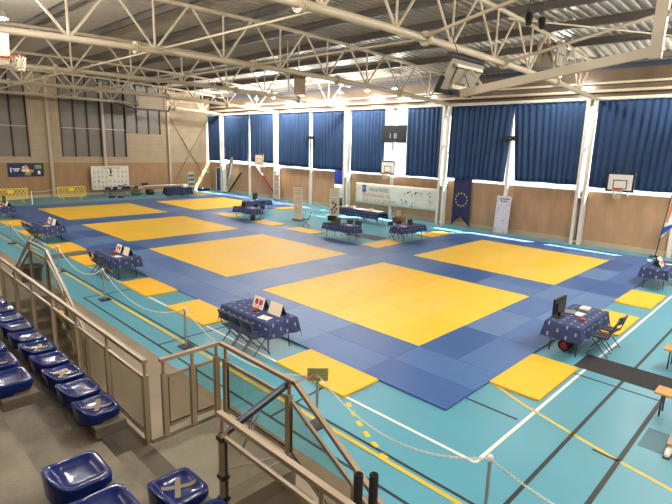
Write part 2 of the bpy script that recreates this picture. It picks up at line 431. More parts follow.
# ------------------------------------------------------------------ judo mats
def tatami(x0, x1, y0, y1, m, label, group, nm='tatami_mat', z0=0):
    g = .004
    o = MB().box(x0+g, x1-g, y0+g, y1-g, z0, z0+.04).build(nm, m, bevel=.004)
    return tag(o, label, 'mat', group)
YEL = [((0, 0), 'in the nearest large yellow square'), ((0, 8), 'in the second large yellow square along the stand side'), ((0, 16), 'in the third large yellow square along the stand side'),
       ((0, 24), 'in the large yellow square by the yellow barriers'), ((8, 0), 'in the large yellow square beside the curtains'), ((8, 24), 'in the large yellow square nearest the corner door')]
ry = random.Random(3)
for (x0, y0), l in YEL:
    for i in range(3):
        for j in range(6):
            m = 'mat_yellow%d' % ry.choice((0, 0, 1, 1, 1, 2))
            tatami(x0+2*i, x0+2*i+2, y0+j, y0+j+1, m, 'yellow judo mat ' + l, 'yellow mats ' + l)
rb = random.Random(11)
def blue(x0, x1, y0, y1, l, m=None):
    tatami(x0, x1, y0, y1, 'mat_blue%d' % (rb.choice((0, 0, 1, 1, 2)) if m is None else m), 'blue judo mat ' + l, 'blue mats ' + l)
def strip_x(x0, x1, y0, y1, l):      # rows of mats lying along x
    for r, y in enumerate(range(y0, y1)):
        x = x0
        while x < x1-.1: blue(x, x+2, y, y+1, l); x += 2
def strip_y(x0, x1, y0, y1, l):
    for x in range(x0, x1):
        y = y0
        while y < y1-.1: blue(x, x+1, y, y+2, l); y += 2
fixed = {}
L1 = 'in the strip along the stand side edge'
for x in (-2, -1):
    for k, y in enumerate(range(-2, 32, 2)):
        blue(x, x+1, y, y+2, L1, m=(0 if x == -2 else 1) if y == -2 else None)
L2 = 'in the strip along the near right edge'
near = {(0, -1): 0, (2, -1): 2, (4, -1): 1, (0, -2): 1, (2, -2): 1, (4, -2): 2}
for y in (-2, -1):
    for x in range(0, 16, 2): blue(x, x+2, y, y+1, L2, near.get((x, y)))
for y0, l in ((6, 'between the nearest and second yellow squares'), (14, 'between the second and third yellow squares'), (22, 'between the third yellow square and the farthest row'), (30, 'along the far edge by the end wall')):
    strip_x(0, 8, y0, y0+2, l)
strip_y(6, 8, 0, 6, 'between the nearest and curtain side yellow squares')
strip_y(6, 8, 8, 14, 'beside the second yellow square on the curtain side'); strip_y(6, 8, 16, 22, 'beside the third yellow square on the curtain side')
strip_y(6, 8, 24, 30, 'between the two farthest yellow squares')
strip_x(8, 16, 6, 8, 'behind the curtain side yellow square, by the notch')
strip_y(14, 16, 0, 6, 'in the strip along the curtains')
strip_x(8, 16, 22, 24, 'in front of the yellow square by the corner door'); strip_x(8, 16, 30, 32, 'beyond the yellow square by the corner door')
strip_y(14, 16, 24, 30, 'beside the yellow square by the corner door')
SM = [(-3, -2, -.46, 1.54, 'yellow mat right of the nearest table, behind the small sign'),
 (-3, -2, 4.42, 6.4, 'yellow mat on the teal floor just left of the nearest table'),
 (-3, -2, 7.64, 9.6, 'yellow mat on the teal floor just right of the second stand side table'),
 (-3, -2, 12.5, 14.4, 'yellow mat on the teal floor just left of the second stand side table'),
 (-3, -2, 15.35, 17.35, 'yellow mat on the teal floor right of the third stand side table'),
 (-3, -2, 19.9, 21.9, 'yellow mat on the teal floor left of the third stand side table'),
 (-3, -2, 23.55, 25.55, 'yellow mat farthest along the stand side, right of the farthest table'),
 (-.42, 1.6, -3, -2, 'yellow mat at the near right edge, in front of the table with the monitor'),
 (4.4, 6.4, -3, -2, 'yellow mat on the teal floor behind the table with the monitor'),
 (7.6, 9.58, -3, -2, 'yellow mat on the teal floor in front of the table at the right edge'),
 (8, 10, 8, 9, 'yellow mat on the teal floor left of the table under the long white banner'),
 (12.4, 14.4, 8, 9, 'yellow mat on the teal floor right of the table under the long white banner'),
 (8, 9, 12.5, 14.5, 'yellow mat beside the single dark chair in the middle of the far side'),
 (8, 9, 15.7, 17.7, 'yellow mat in front of the paired tables, beside the taller roll-up'),
 (8, 9, 20.0, 22.0, 'yellow mat left of the front one of the paired tables'),
 (13.0, 15.0, 21, 22, 'yellow mat right of the table carrying the black monitor'),
 (13.2, 15.2, 33.0, 34.0, 'yellow mat near the grey roll-up by the end wall')]
for x0, x1, y0, y1, l in SM:
    m = 'mat_small'
    tag(MB().box(x0, x1, y0, y1, 0, .045).build('tatami_mat', m, bevel=.005), l, 'mat')
tag(MB().box(1.72, 2.62, -8.5, -2.86, 0, .008).build('carpet_runner', 'carpet'), 'dark carpet runner on the teal floor beside the monitor table', 'carpet')
tag(MB().box(9.5, 10.5, 9.35, 11.6, 0, .008).build('carpet_runner', 'carpet_grey'), 'grey carpet runner on the teal floor between the two far tables', 'carpet')
tag(MB().box(-3.8, -2.0, 14.45, 15.3, 0, .008).build('carpet_runner', 'carpet_grey'), 'grey carpet strip on the teal floor behind the far stair rails', 'carpet')

# ------------------------------------------------------------------ tables, cloths, chairs
def table_parts(t, a, b, z=.73):
    MB().box(-a, a, -b, b, z-.035, z).build('tabletop', 'white', t, bevel=.006)
    for s in (-1, 1):
        x = s*(a-.22)
        MB().tube([(x+s*.08, -b+.08, .0), (x, -b+.1, z-.06), (x, b-.1, z-.06), (x+s*.08, b-.08, .0)], .014, 6).build('leg', 'dark_grey', t)
    MB().tube([(-a+.25, 0, z-.07), (a-.25, 0, z-.07)], .012, 6).build('stretcher', 'dark_grey', t)
def cloth_mesh(a, b, z, du, dv, seed, lift=0):
    r = random.Random(seed); ph = [r.uniform(0, 6.28) for _ in range(8)]
    A, B = a+du, b+dv
    def fn(i, j):
        u = -A+2*A*i; v = -B+2*B*j
        dx = max(0, abs(u)-a); dy = max(0, abs(v)-b); su = 1 if u > 0 else -1; sv = 1 if v > 0 else -1
        x = max(-a, min(a, u)); y = max(-b, min(b, v))
        drop = max(dx, dy)+.38*min(dx, dy)
        if dx > 0 and dy == 0: x += su*(.02+.10*dx+.035*dx/du*sin(v*13+ph[0])); y += 0
        if dy > 0 and dx == 0: y += sv*(.02+.10*dy+.035*dy/dv*sin(u*11+ph[1]))
        if dx > 0 and dy > 0: x += su*(.02+.10*dx+.22*dy*.6); y += sv*(.02+.10*dy+.22*dx*.6)
        zz = z+.006-drop*(.97+.05*sin(u*5+v*4+ph[2]))
        if drop == 0: zz += .003*sin(u*9+ph[3])*sin(v*12+ph[4])
        return (x, y, zz)
    m = MB(); m.grid(fn, 52, 34, True, lambda i, j: (-A+2*A*i, -B+2*B*j)); return m
def card(name, m, lab, cat, w=.36, h=.26, grp=None):
    """tent card standing on a table, front face towards -x"""
    t = thing(name, lab, cat, (0, 0, 0), grp)
    fr = MB(); fr.prism([(-.10, 0), (-.094, 0), (.004, h), (-.002, h)], 1, -w/2, w/2)
    fr.build('front_panel', m, t)
    bk = MB(); bk.prism([(.10, 0), (.094, 0), (-.004, h), (.002, h)], 1, -w/2, w/2); bk.build('back_panel', 'black', t)
    return t
def scorer_digits(t, w, h):
    s = MB()
    sl = .10/h*.96
    def flat(y0, y1, z0, z1): s.add([(-.1015+sl*z0, y0, z0), (-.1015+sl*z0, y1, z0), (-.1015+sl*z1, y1, z1), (-.1015+sl*z1, y0, z1)], [(3, 2, 1, 0)])
    for cy in (-.078, .078):
        flat(cy-.06, cy+.06, .085, .205)
    for k in range(6): flat(-.15+.053*k, -.15+.053*k+.03, .035, .06)
    s.build('digits', 'red', t)
def chair_proto():
    t = thing('folding_chair', 'x', 'chair')
    sm = MB()
    sm.grid(lambda i, j: (-.2+.4*i, (-.2+.4*j)*(1-.12*i), .445-.014*sin(pi*i)*sin(pi*j)+.008*(1-2*i)), 8, 8)
    sm.build('seat', 'chair_seat', t, solid=.022)
    bm = MB(); bm.grid(lambda i, j: (-.245-.05*j-.025*sin(pi*i), -.2+.4*i, .63+.19*j), 10, 4); bm.build('backrest', 'chair_seat', t, solid=.016)
    for s in (-1, 1):
        MB().tube([(.22, s*.215, .0), (-.20, s*.215, .5), (-.3, s*.205, .83)], .0125, 6).build('leg', 'chair_frame', t)
        MB().tube([(-.24, s*.185, .0), (.16, s*.185, .43)], .0125, 6).build('leg', 'chair_frame', t)
    MB().tube([(-.21, -.185, .04), (-.21, .185, .04)], .009, 6).build('stretcher', 'chair_frame', t); MB().tube([(.19, -.215, .065), (.19, .215, .065)], .009, 6).build('stretcher', 'chair_frame', t); MB().tube([(-.3, -.205, .83), (-.305, 0, .845), (-.3, .205, .83)], .0125, 6).build('back_rail', 'chair_frame', t)
    return t
CH = chair_proto(); ch_used = [False]
def chair(x, y, rz, label, group='folding chairs at the competition tables', z=0):
    if not ch_used[0]:
        ch_used[0] = True; CH['label'] = label; CH['group'] = group; return place(CH, (x, y, z), rz)
    return dup(CH, (x, y, z), rz, label, group)
TB = thing('folding_table', 'x', 'table'); table_parts(TB, .92, .38)
tb_used = [False]
def table(x, y, rz, label, seed, where, du=.35, dv=.34):
    if not tb_used[0]:
        tb_used[0] = True; TB['label'] = 'folding table under a patterned navy cloth, ' + where; TB['group'] = 'competition tables'; place(TB, (x, y, 0), rz)
    else: dup(TB, (x, y, 0), rz, 'folding table under a patterned navy cloth, ' + where, 'competition tables')
    c = cloth_mesh(.92, .38, .735, du, dv, seed).build('tablecloth', 'cloth', raw=True)
    c.location = (x, y, 0); c.rotation_euler = (0, 0, rz)
    tag(c, 'navy cloth with white crests draped over the table ' + where, 'tablecloth', 'navy tablecloths')
Q = pi/2
TABS = [(-2.5, 2.82, Q, 'nearest to the stand'), (-2.55, 10.78, Q, 'second along the stand side'), (-2.5, 18.6, Q, 'third along the stand side'), (-2.5, 26.9, Q, 'farthest along the stand side'),
        (3.0, -2.42, 0, 'with the large monitor, near right'), (11.15, -2.42, 0, 'at the right edge near the curtains'),
        (8.5, 18.75, Q, 'in front of the paired far tables'), (11.2, 21.45, 0, 'behind in the paired far tables'), (8.5, 10.75, Q, 'in the middle of the far side'), (11.0, 8.5, 0, 'below the long white banner')]
SC = card('score_flip', 'white', 'x', 'scoreboard', .40, .27); scorer_digits(SC, .40, .27)
TC = card('tent_card', 'cream_card', 'x', 'card', .44, .27)
RB = thing('beanbag', 'x', 'beanbag')
m = MB(); m.lathe([(.0, 0), (.06, .0), (.085, .02), (.075, .045), (.03, .065), (0, .07)], n=14); m.build('bag_body', 'red', RB)
PP = MB().box(-.105, .105, -.15, .15, 0, .003).build('paper_sheet', 'paper', raw=True); tag(PP, 'x', 'paper')
used = set()
def put(proto, loc, rz, label, group):
    if proto.name in used: return dup(proto, loc, rz, label, group)
    used.add(proto.name); proto['label'] = label; proto['group'] = group; return place(proto, loc, rz)
Z = .743
for i, (x, y, rz, wh) in enumerate(TABS):
    table(x, y, rz, '', 20+i, wh)
    w = 'on the table ' + wh
    def at(u, v, z=Z):   # u along the table, v across
        return (x+u*cos(rz)-v*sin(rz), y+u*sin(rz)+v*cos(rz), z)
    if i < 4 or i >= 6:
        fz = 0 if rz == Q else -Q
        s = 1
        if i < 4:
            put(SC, at(.12, -.16), 0, 'white score flip with red digits ' + w, 'score flips'); put(TC, at(-.5, -.16), 0, 'pale cream tent card ' + w, 'tent cards')
            put(RB, at(.02, .06), 0, 'red beanbag ' + w, 'red beanbags'); put(PP, at(-.52, .2), .2, 'white sheet of paper lying flat ' + w, 'papers on tables')
        else:
            if i != 7: put(SC, at(.2, .1), pi+ (0 if rz == Q else Q), 'white score flip with red digits ' + w, 'score flips')
            if i in (8, 9): put(RB, at(-.2, -.1), 0, 'red beanbag ' + w, 'red beanbags')
            put(PP, at(-.45, -.05), .3, 'white sheet of paper lying flat ' + w, 'papers on tables')
    elif i == 4:
        put(RB, at(-.33, -.2), 0, 'red beanbag ' + w, 'red beanbags')
        put(PP, at(.12, .02), Q-.1, 'white sheet of paper lying flat ' + w, 'papers on tables')
        bx = MB().box(-.13, .13, -.1, .1, 0, .05).build('paper_tray', 'cream_card', raw=True, bevel=.005); tag(bx, 'low cream paper tray ' + w, 'tray'); bx.location = at(.62, .05)
        lp = thing('laptop', 'open grey laptop seen from behind ' + w, 'laptop', (0, 0, 0))
        MB().box(-.16, .16, -.12, .1, 0, .018).build('keyboard_base', 'grey_metal', lp); MB().box(-.16, .16, .0, .012, 0, .2, Matrix.Translation((0, .1, .015)) @ Matrix.Rotation(-.6, 4, 'X')).build('laptop_lid', 'grey_metal', lp)
        place(lp, at(.1, .22), .3)
    else:
        put(SC, at(-.35, -.02), Q, 'white score flip with red digits ' + w, 'score flips'); put(TC, at(.05, .12), Q, 'pale cream tent card ' + w, 'tent cards')
        put(RB, at(.25, .02), 0, 'red beanbag ' + w, 'red beanbags'); put(PP, at(.3, -.22), .4, 'white sheet of paper lying flat ' + w, 'papers on tables')
# scorers on the stand side face the stand: already towards -x
for n_, (x, y, rz, lab) in enumerate([
 (-3.0, 2.22, 0, 'dark folding chair at the nearest table, first from its right end'), (-3.0, 2.64, 0, 'dark folding chair at the nearest table, middle of three'), (-3.0, 3.06, 0, 'dark folding chair at the nearest table, left end of three'),
 (-2.98, 10.25, .1, 'dark folding chair at the second stand side table, right one'), (-2.98, 10.8, 0, 'dark folding chair at the second stand side table, middle one'), (-2.98, 11.35, -.1, 'dark folding chair at the second stand side table, left one'),
 (-3.05, 18.2, 0, 'dark folding chair at the third stand side table, right one'), (-3.05, 18.75, .15, 'dark folding chair at the third stand side table, middle one'), (-3.05, 19.3, 0, 'dark folding chair at the third stand side table, left one'),
 (-3.05, 26.5, 0, 'dark folding chair at the farthest stand side table'),
 (2.85, -3.0, Q+.1, 'dark folding chair at the monitor table, nearer the stand'), (3.5, -2.98, Q-.15, 'dark folding chair at the monitor table, farther from the stand'),
 (11.6, -2.98, Q, 'dark folding chair at the table at the right edge'),
 (9.1, 18.4, pi, 'dark folding chair behind the front paired table, right one'), (9.1, 19.1, pi, 'dark folding chair behind the front paired table, left one'),
 (9.1, 10.4, pi+.1, 'dark folding chair behind the table in the middle of the far side, right one'), (9.1, 11.0, pi, 'dark folding chair behind the table in the middle of the far side, left one'),
 (10.7, 9.15, -Q, 'dark folding chair behind the table below the long banner, left one'), (11.4, 9.15, -Q, 'dark folding chair behind the table below the long banner, right one'),
 (9.5, 14.55, 2.4, 'lone dark folding chair standing in front of the taller roll-up'), (11.0, 20.8, Q, 'dark folding chair in front of the table with the far monitor')]):
    chair(x, y, rz, lab)
# monitors
def monitor(loc, rz, lab, w=.62, h=.38, kind='monitor'):
    t = thing(kind, lab, 'monitor', loc)
    R = Matrix.Rotation(rz, 4, 'Z')
    def bb(*a): return MB().box(*a, M=Matrix.Translation(loc) @ R)
    bb(-w/2, w/2, -.03, .02, .09, .09+h).build('housing', 'black', t, bevel=.006)
    bb(-w/2+.02, w/2-.02, .0201, .022, .11, .07+h).build('screen', 'screen', t)
    bb(-.2, .2, -.06, -.03, .16, .36).build('back_cover', 'dark_grey', t, bevel=.01)
    bb(-.03, .03, -.05, .0, .01, .12).build('stand', 'black', t); bb(-.16, .16, -.1, .1, 0, .012).build('stand_base', 'black', t)
    return t
monitor((2.55, -2.12, Z), -.05, 'black monitor seen from behind on the near right table')
monitor((11.1, 21.55, Z), .5, 'black monitor on the rear one of the paired far tables', .7, .42)
monitor((-2.4, 26.9, Z), Q, 'black monitor on the farthest stand side table', .6, .42)
monitor((8.35, 11.3, Z), Q+.3, 'black laptop like screen on the table in the middle of the far side', .5, .28)
# cable reel and case under the monitor table
t = thing('cable_reel', 'black cable reel with red hub on the floor under the monitor table', 'cable reel', (2.5, -2.38, 0))
MB().tube([(2.36, -2.4, .15), (2.39, -2.4, .15)], .14, 18).build('flange', 'black', t); MB().tube([(2.57, -2.4, .15), (2.54, -2.4, .15)], .14, 18).build('flange', 'black', t)
MB().tube([(2.38, -2.4, .15), (2.55, -2.4, .15)], .10, 16).build('cable_winding', 'dark_grey', t)
MB().tube([(2.335, -2.4, .15), (2.36, -2.4, .15)], .085, 14).build('hub', 'red', t)
MB().tube([(2.33, -2.55, 0.012), (2.33, -2.55, .3), (2.6, -2.55, .3), (2.6, -2.55, .012)], .012, 6).build('stand_frame', 'black', t)
tag(MB().box(2.72, 3.0, -2.4, -2.2, 0, .25).build('equipment_case', 'dark_grey', bevel=.02), 'small dark case on the floor beside the cable reel', 'case')
tag(MB().box(8.15, 8.45, 17.9, 18.05, .045, .4).build('backpack', 'black', bevel=.05), 'black backpack on the floor in front of the paired far tables', 'bag')
# long white buffet table under the banner
t = thing('buffet_table', 'double length table with navy cloth and white top runner, against the banner', 'table', (13.8, 14.2, 0), 'competition tables')
MB().box(13.42, 14.18, 12.5, 15.9, .695, .73).build('tabletop', 'white', t)
for y in (12.7, 14.15, 14.25, 15.7):
    MB().tube([(13.5, y, 0), (13.5, y, .69), (14.1, y, .69), (14.1, y, 0)], .014, 6).build('leg', 'dark_grey', t)
c = cloth_mesh(1.72, .39, .735, .1, .45, 77).build('tablecloth', 'cloth', raw=True); c.location = (13.8, 14.2, 0); c.rotation_euler = (0, 0, Q)
tag(c, 'navy cloth with white crests hanging from the long table below the banner', 'tablecloth')
m = MB(); m.box(13.45, 14.15, 12.55, 14.6, .748, .753)
tag(m.build('table_runner', 'white'), 'white paper runner on the long table below the banner', 'runner')
for k, (x, y, mm) in enumerate(((13.7, 13.3, 'cream_card'), (13.8, 14.9, 'white'), (13.7, 15.5, 'cream_card'))):
    tag(MB().box(x-.13, x+.13, y-.18, y+.18, .753 if y < 14.6 else .745, .86).build('cardboard_box', mm, bevel=.006), ('small %s box on the long table below the banner, ' % ('cream' if mm == 'cream_card' else 'white')) + ('at its right end', 'near its left end', 'at its very left end')[k], 'box')
tag(MB().box(14.9, 15.5, 12.0, 12.6, 0, .35).build('crate', 'wood_brown', bevel=.01), 'brown wooden crate on the floor right of the long table', 'crate')
t = thing('picture_board', 'small framed picture leaning on top of the brown crate', 'picture', (15.2, 12.3, .35))
MB().box(15.15, 15.19, 12.05, 12.55, .35, .85).build('picture_frame', 'wood_brown', t); MB().box(15.14, 15.15, 12.1, 12.5, .4, .8).build('print', 'print_tan', t)
tag(MB().box(15.9, 16.3, 18.2, 18.7, 0, 1.1).build('equipment_bag', 'black', bevel=.12), 'tall black bag standing in front of the blue white red flag', 'bag')
tag(MB().box(15.5, 15.9, 17.6, 18.0, 0, .4).build('wooden_box', 'wood_brown', bevel=.02), 'small brown box beside the tall black bag', 'box')

# end wall group
t = thing('display_table', 'table with a dark skirt standing before the end wall', 'table', (11.5, 33.1, 0))
R = Matrix.Translation((11.5, 33.1, 0)) @ Matrix.Rotation(-.12, 4, 'Z')
MB().box(-1.02, 1.02, -.38, .38, .7, .73, R).build('tabletop', 'white', t)
for s in (-1, 1): MB().tube([R @ Vector((s*.8, -.3, 0)), R @ Vector((s*.8, -.3, .69)), R @ Vector((s*.8, .3, .69)), R @ Vector((s*.8, .3, 0))], .014, 6).build('leg', 'dark_grey', t)
c = cloth_mesh(1.04, .40, .735, .62, .64, 5).build('tablecloth', 'cloth_plain', raw=True); c.location = (11.5, 33.1, .01); c.rotation_euler = (0, 0, -.12)
tag(c, 'dark blue cloth reaching the floor on the table before the end wall', 'tablecloth')
tag(MB().box(11.9, 12.35, 32.9, 33.2, .75, .95).build('cardboard_box', 'white', bevel=.005), 'white box on the dark clothed table before the end wall', 'box')
def plain_table(lab, x0, x1, y0, y1, z, m='white'):
    t = thing('trestle_table', lab, 'table', ((x0+x1)/2, (y0+y1)/2, 0))
    MB().box(x0, x1, y0, y1, z-.05, z).build('tabletop', m, t, bevel=.006)
    for x in (x0+.2, x1-.2):
        MB().tube([(x, y0+.06, 0), (x, y0+.06, z-.06), (x, y1-.06, z-.06), (x, y1-.06, 0)], .016, 6).build('leg', 'grey_metal', t)
    return t
plain_table('long white trestle table along the end wall, left of the dark clothed table', 9.7, 12.0, 35.6, 36.3, .74)
plain_table('long white trestle table along the end wall, behind the dark clothed table', 12.05, 14.2, 35.6, 36.3, .74)
plain_table('white trestle table in front of the white end wall board', 6.5, 8.5, 35.5, 36.2, .74, 'rail_white')
for x, y, z, nm, mm, l, dim in ((9.95, 36.0, .74, 'sports_bag', 'black', 'black bag on the long white table, at its left end', (.5, .3, .25)), (10.0, 35.2, 0, 'sports_bag', 'black', 'black bag on the floor before the long white table', (.6, .35, .5)),
  (8.0, 35.9, .74, 'sports_bag', 'dark_grey', 'dark grey bag on the white table before the board', (.7, .3, .2)), (8.9, 35.4, 0, 'gym_mat_roll', 'wool_green', 'green rolled mat on the floor right of the white board', (.8, .4, .4)),
  (6.4, 34.2, 0, 'sports_bag', 'black', 'flat black bag on the floor below the white board, left one', (.5, .3, .14)), (7.0, 33.9, 0, 'sports_bag', 'black', 'flat black bag on the floor below the white board, right one', (.5, .3, .14)),
  (15.6, 36.3, 0, 'sports_bag', 'navy', 'dark blue bag on the floor at the foot of the corner brace', (.7, .4, .3)), (16.4, 36.6, 0, 'sports_bag', 'black', 'black bag on the floor near the corner door', (.6, .4, .22))):
    b = MB()
    b.tube([(x-dim[0]/2, y, z+dim[2]/2), (x-dim[0]/2+.05, y, z+dim[2]/2), (x+dim[0]/2-.05, y, z+dim[2]/2), (x+dim[0]/2, y, z+dim[2]/2)], [dim[2]*.40, dim[2]*.5, dim[2]*.5, dim[2]*.40], 12)
    tag(b.build(nm, mm), l, 'bag' if nm == 'sports_bag' else 'mat roll')
for p, q, l in (((5.9, 35.3, 1.35), (8.3, 35.7, .80), 'white plank sloping down to the white table before the board'), ((7.2, 35.2, 1.0), (9.4, 35.4, .62), 'short white plank sloping right in front of the white board')):
    tag(MB().bar(p, q, .3, .05).build('plank', 'white'), l, 'plank')
# stack of folded chairs in front of the board
for k in range(5): chair(6.3+.55*k, 34.9+.12*(k % 2), Q+.3*(k % 3), ['dark folding chair before the end wall board, at the left end of five', 'dark folding chair before the end wall board, second of five', 'dark folding chair before the end wall board, middle of five', 'dark folding chair before the end wall board, fourth of five', 'dark folding chair before the end wall board, at the right end of five'][k], 'chairs before the end wall board')

# ------------------------------------------------------------------ barriers, stanchions, chains
def barrier(x0, x1, y, lab):
    t = thing('crowd_barrier', lab, 'barrier', ((x0+x1)/2, y, 0), 'yellow plastic barriers')
    f = MB()
    f.box(x0, x1, y-.025, y+.025, .945, 1.0); f.box(x0, x1, y-.025, y+.025, .22, .275)
    f.box(x0, x0+.055, y-.025, y+.025, .22, 1.0); f.box(x1-.055, x1, y-.025, y+.025, .22, 1.0)
    f.build('frame', 'yellow_plastic', t, bevel=.008)
    g = MB(); n = 9; d = (x1-x0-.1)/n
    for i in range(n):
        a = x0+.05+i*d
        g.bar((a, y, .27), (a+d, y, .62), .022, .03, (0, 1, 0)); g.bar((a+d, y, .27), (a, y, .62), .022, .03, (0, 1, 0))
        g.bar((a, y, .62), (a+d, y, .96), .022, .03, (0, 1, 0)); g.bar((a+d, y, .62), (a, y, .96), .022, .03, (0, 1, 0))
    g.build('lattice', 'yellow_plastic', t)
    MB().box((x0+x1)/2-.16, (x0+x1)/2+.16, y-.03, y+.03, .66, .88).build('label_panel', 'yellow_plastic', t)
    for x in (x0+.35, x1-.35):
        MB().bar((x, y-.3, .02), (x, y, .25), .05, .04).build('foot', 'yellow_plastic', t); MB().bar((x, y+.3, .02), (x, y, .25), .05, .04).build('foot', 'yellow_plastic', t)
barrier(-1.5, .64, 34.5, 'yellow lattice barrier at the far left, before the dark banner'); barrier(2.58, 4.54, 34.5, 'yellow lattice barrier nearer the white end wall board')
def stanchion(x, y, lab, sign=False):
    t = thing('chain_post', lab, 'post', (x, y, 0), 'chain posts along the stand')
    b = MB(); b.box(x-.14, x+.14, y-.14, y+.14, 0, .035); b.build('base', 'dark_grey', t, bevel=.01)
    MB().tube([(x, y, .03), (x, y, .9)], .024, 10).build('pole', 'galv', t)
    m = MB(); m.lathe([(.026, .86), (.04, .87), (.04, .9), (.034, .93), (.018, .95), (0, .952)], (x, y, 0), 12); m.build('cap', 'white', t)
    m = MB(); m.tube([(x-.042, y, .885), (x, y+.042, .885), (x+.042, y, .885), (x, y-.042, .885), (x-.042, y, .885)], .006, 5); m.build('ring', 'white', t)
PS = [(-3.96, 18.6), (-3.95, 12.3), (-4.0, 8.17), (-3.96, 3.56), (-3.98, -.78), (-3.95, -3.79)]
PL = ['grey chain post farthest along the stand, near the third table', 'grey chain post behind the far stair rails', 'grey chain post by the second table', 'grey chain post in front of the yellow mat left of the nearest table', 'grey chain post carrying the small yellowish sign', 'grey chain post nearest the viewer, by the white line corner']
for (x, y), l in zip(PS, PL): stanchion(x, y, l)
stanchion(-3.95, 25.0, 'grey chain post at the far left, by the farthest yellow mat'); stanchion(-3.2, -6.6, 'grey chain post beyond the near corner, out towards the benches')
def chain(p, q, sag, lab):
    p, q = Vector(p), Vector(q); L = (q-p).length*1.06; n = int(L/.045); b = MB()
    def pt(t): v = p.lerp(q, t); v.z -= sag*4*t*(1-t); return v
    for i in range(n):
        a, c = pt(i/n), pt((i+1)/n); d = (c-a).normalized(); u, w = basis(d)
        s = u if i % 2 else w; mid = (a+c)/2; h = .036
        ring = [mid+d*(h*cos(k*pi/3))*.95+s*(.014*sin(k*pi/3)) for k in range(7)]
        b.tube(ring, .0055, 4, cap=False)
    tag(b.build('chain', 'white'), lab, 'chain', 'white chains between posts')
PZ = .885
seqp = [(-3.95, 25.0)]+PS+[(-3.2, -6.6)]
CL = ['white chain sagging from the far left post', 'white chain sagging behind the far stair rails', 'white chain between the posts by the second table', 'white chain sagging past the yellow mats left of the nearest table', 'white chain sagging before the nearest table to the sign post', 'white chain sagging from the sign post to the nearest post', 'white chain dropping from the nearest post out of the picture']
for i in range(len(seqp)-1):
    a, c = seqp[i], seqp[i+1]
    chain((a[0]+.0, a[1]-.045, PZ), (c[0], c[1]+.045, PZ), [.5, .5, .45, .5, .45, .42, .4][i], CL[i])
t = thing('notice_sign', 'small yellowish notice card on top of the chain post', 'sign', (-3.98, -.78, .80))
R = Matrix.Translation((-3.98, -.78, .80)) @ Matrix.Rotation(-.75, 4, 'Z') @ Matrix.Rotation(.2, 4, 'X')
MB().box(-.17, .17, -.006, .006, .0, .25, R).build('sign_board', 'sign_card', t)
m = MB()
for k in range(5): m.box(-.13, .13-.04*(k % 2), -.0085, -.0065, .03+.042*k, .045+.042*k, R)
m.build('printed_lines', 'leaf', t)
t2 = MB().tube([(-4.0, -.82, .95), (-5.2, -1.7, 1.55), (-6.1, -2.58, 2.1)], .008, 5); tag(t2.build('ribbon', 'red'), 'thin red ribbon from the stair rail post to the sign post', 'ribbon')
tag(MB().tube([(.5, 33.0, 0), (.5, 33.0, .9)], .03, 10).build('white_post', 'white'), 'short white post in front of the yellow barrier at the far left', 'post')
tag(MB().tube([(.5, 33.02, .86), (1.5, 33.7, .78), (2.6, 34.4, .9)], .012, 6).build('rope', 'white'), 'white rope between the short white post and a yellow barrier', 'rope')

# ------------------------------------------------------------------ curtains and wall mounted things
CUR = [ # (y at left/top, left/bottom, right/top, right/bottom, bottom z)
 (37.22, 37.15, 35.02, 35.0, 2.86, 'narrow navy curtain in the far corner above the blue door'),
 (34.47, 34.47, 30.5, 30.65, 3.0, 'navy curtain left of the thin gap above the plain backboard'),
 (30.47, 30.4, 26.95, 26.95, 2.98, 'navy curtain right of the thin gap above the plain backboard'),
 (26.4, 26.4, 22.72, 22.68, 2.86, 'navy curtain left of the gap with a small black box, beyond the flag'),
 (22.3, 22.2, 18.89, 18.89, 2.80, 'navy curtain directly above the blue white red flag'),
 (18.35, 18.35, 15.3, 15.25, 2.82, 'navy curtain left of the scoreboard'),
 (13.5, 13.45, 10.83, 10.83, 2.80, 'navy curtain right of the scoreboard'),
 (10.29, 10.29, 6.46, 6.66, 2.84, 'navy curtain above the dark star banner'),
 (6.44, 6.02, 2.77, 2.77, 2.95, 'navy curtain between the pointed gap and the bright steel column'),
 (2.23, 2.23, -1.45, -1.3, 2.9, 'navy curtain behind the backboard nearest the right edge'),
 (-1.5, -1.45, -5.1, -5.0, 2.85, 'navy curtain at the right edge of the picture')]
for i, (a, b, c, d, zb, lab) in enumerate(CUR):
    r = random.Random(50+i); ph = [r.uniform(0, 6.28) for _ in range(4)]; nu = int(abs(a-c)*26)
    def fn(u, v):
        yt = a+(c-a)*u; yb = b+(d-b)*u; y = yt+(yb-yt)*v
        z = 7.0+(zb-7.0)*v
        A = .045+.02*v
        q = (a+(c-a)*u)
        x = WX-.24+A*sin(q*19+1.3*sin(q*2.3+ph[0])+ph[1])+.03*v*sin(q*6.5+ph[2])
        if v == 1: z += .015*sin(q*3+ph[3])
        return (x, y, z)
    m = MB(); m.grid(fn, nu, 14); tag(m.build('curtain', 'curtain', solid=.012), lab, 'curtain', 'navy curtains')
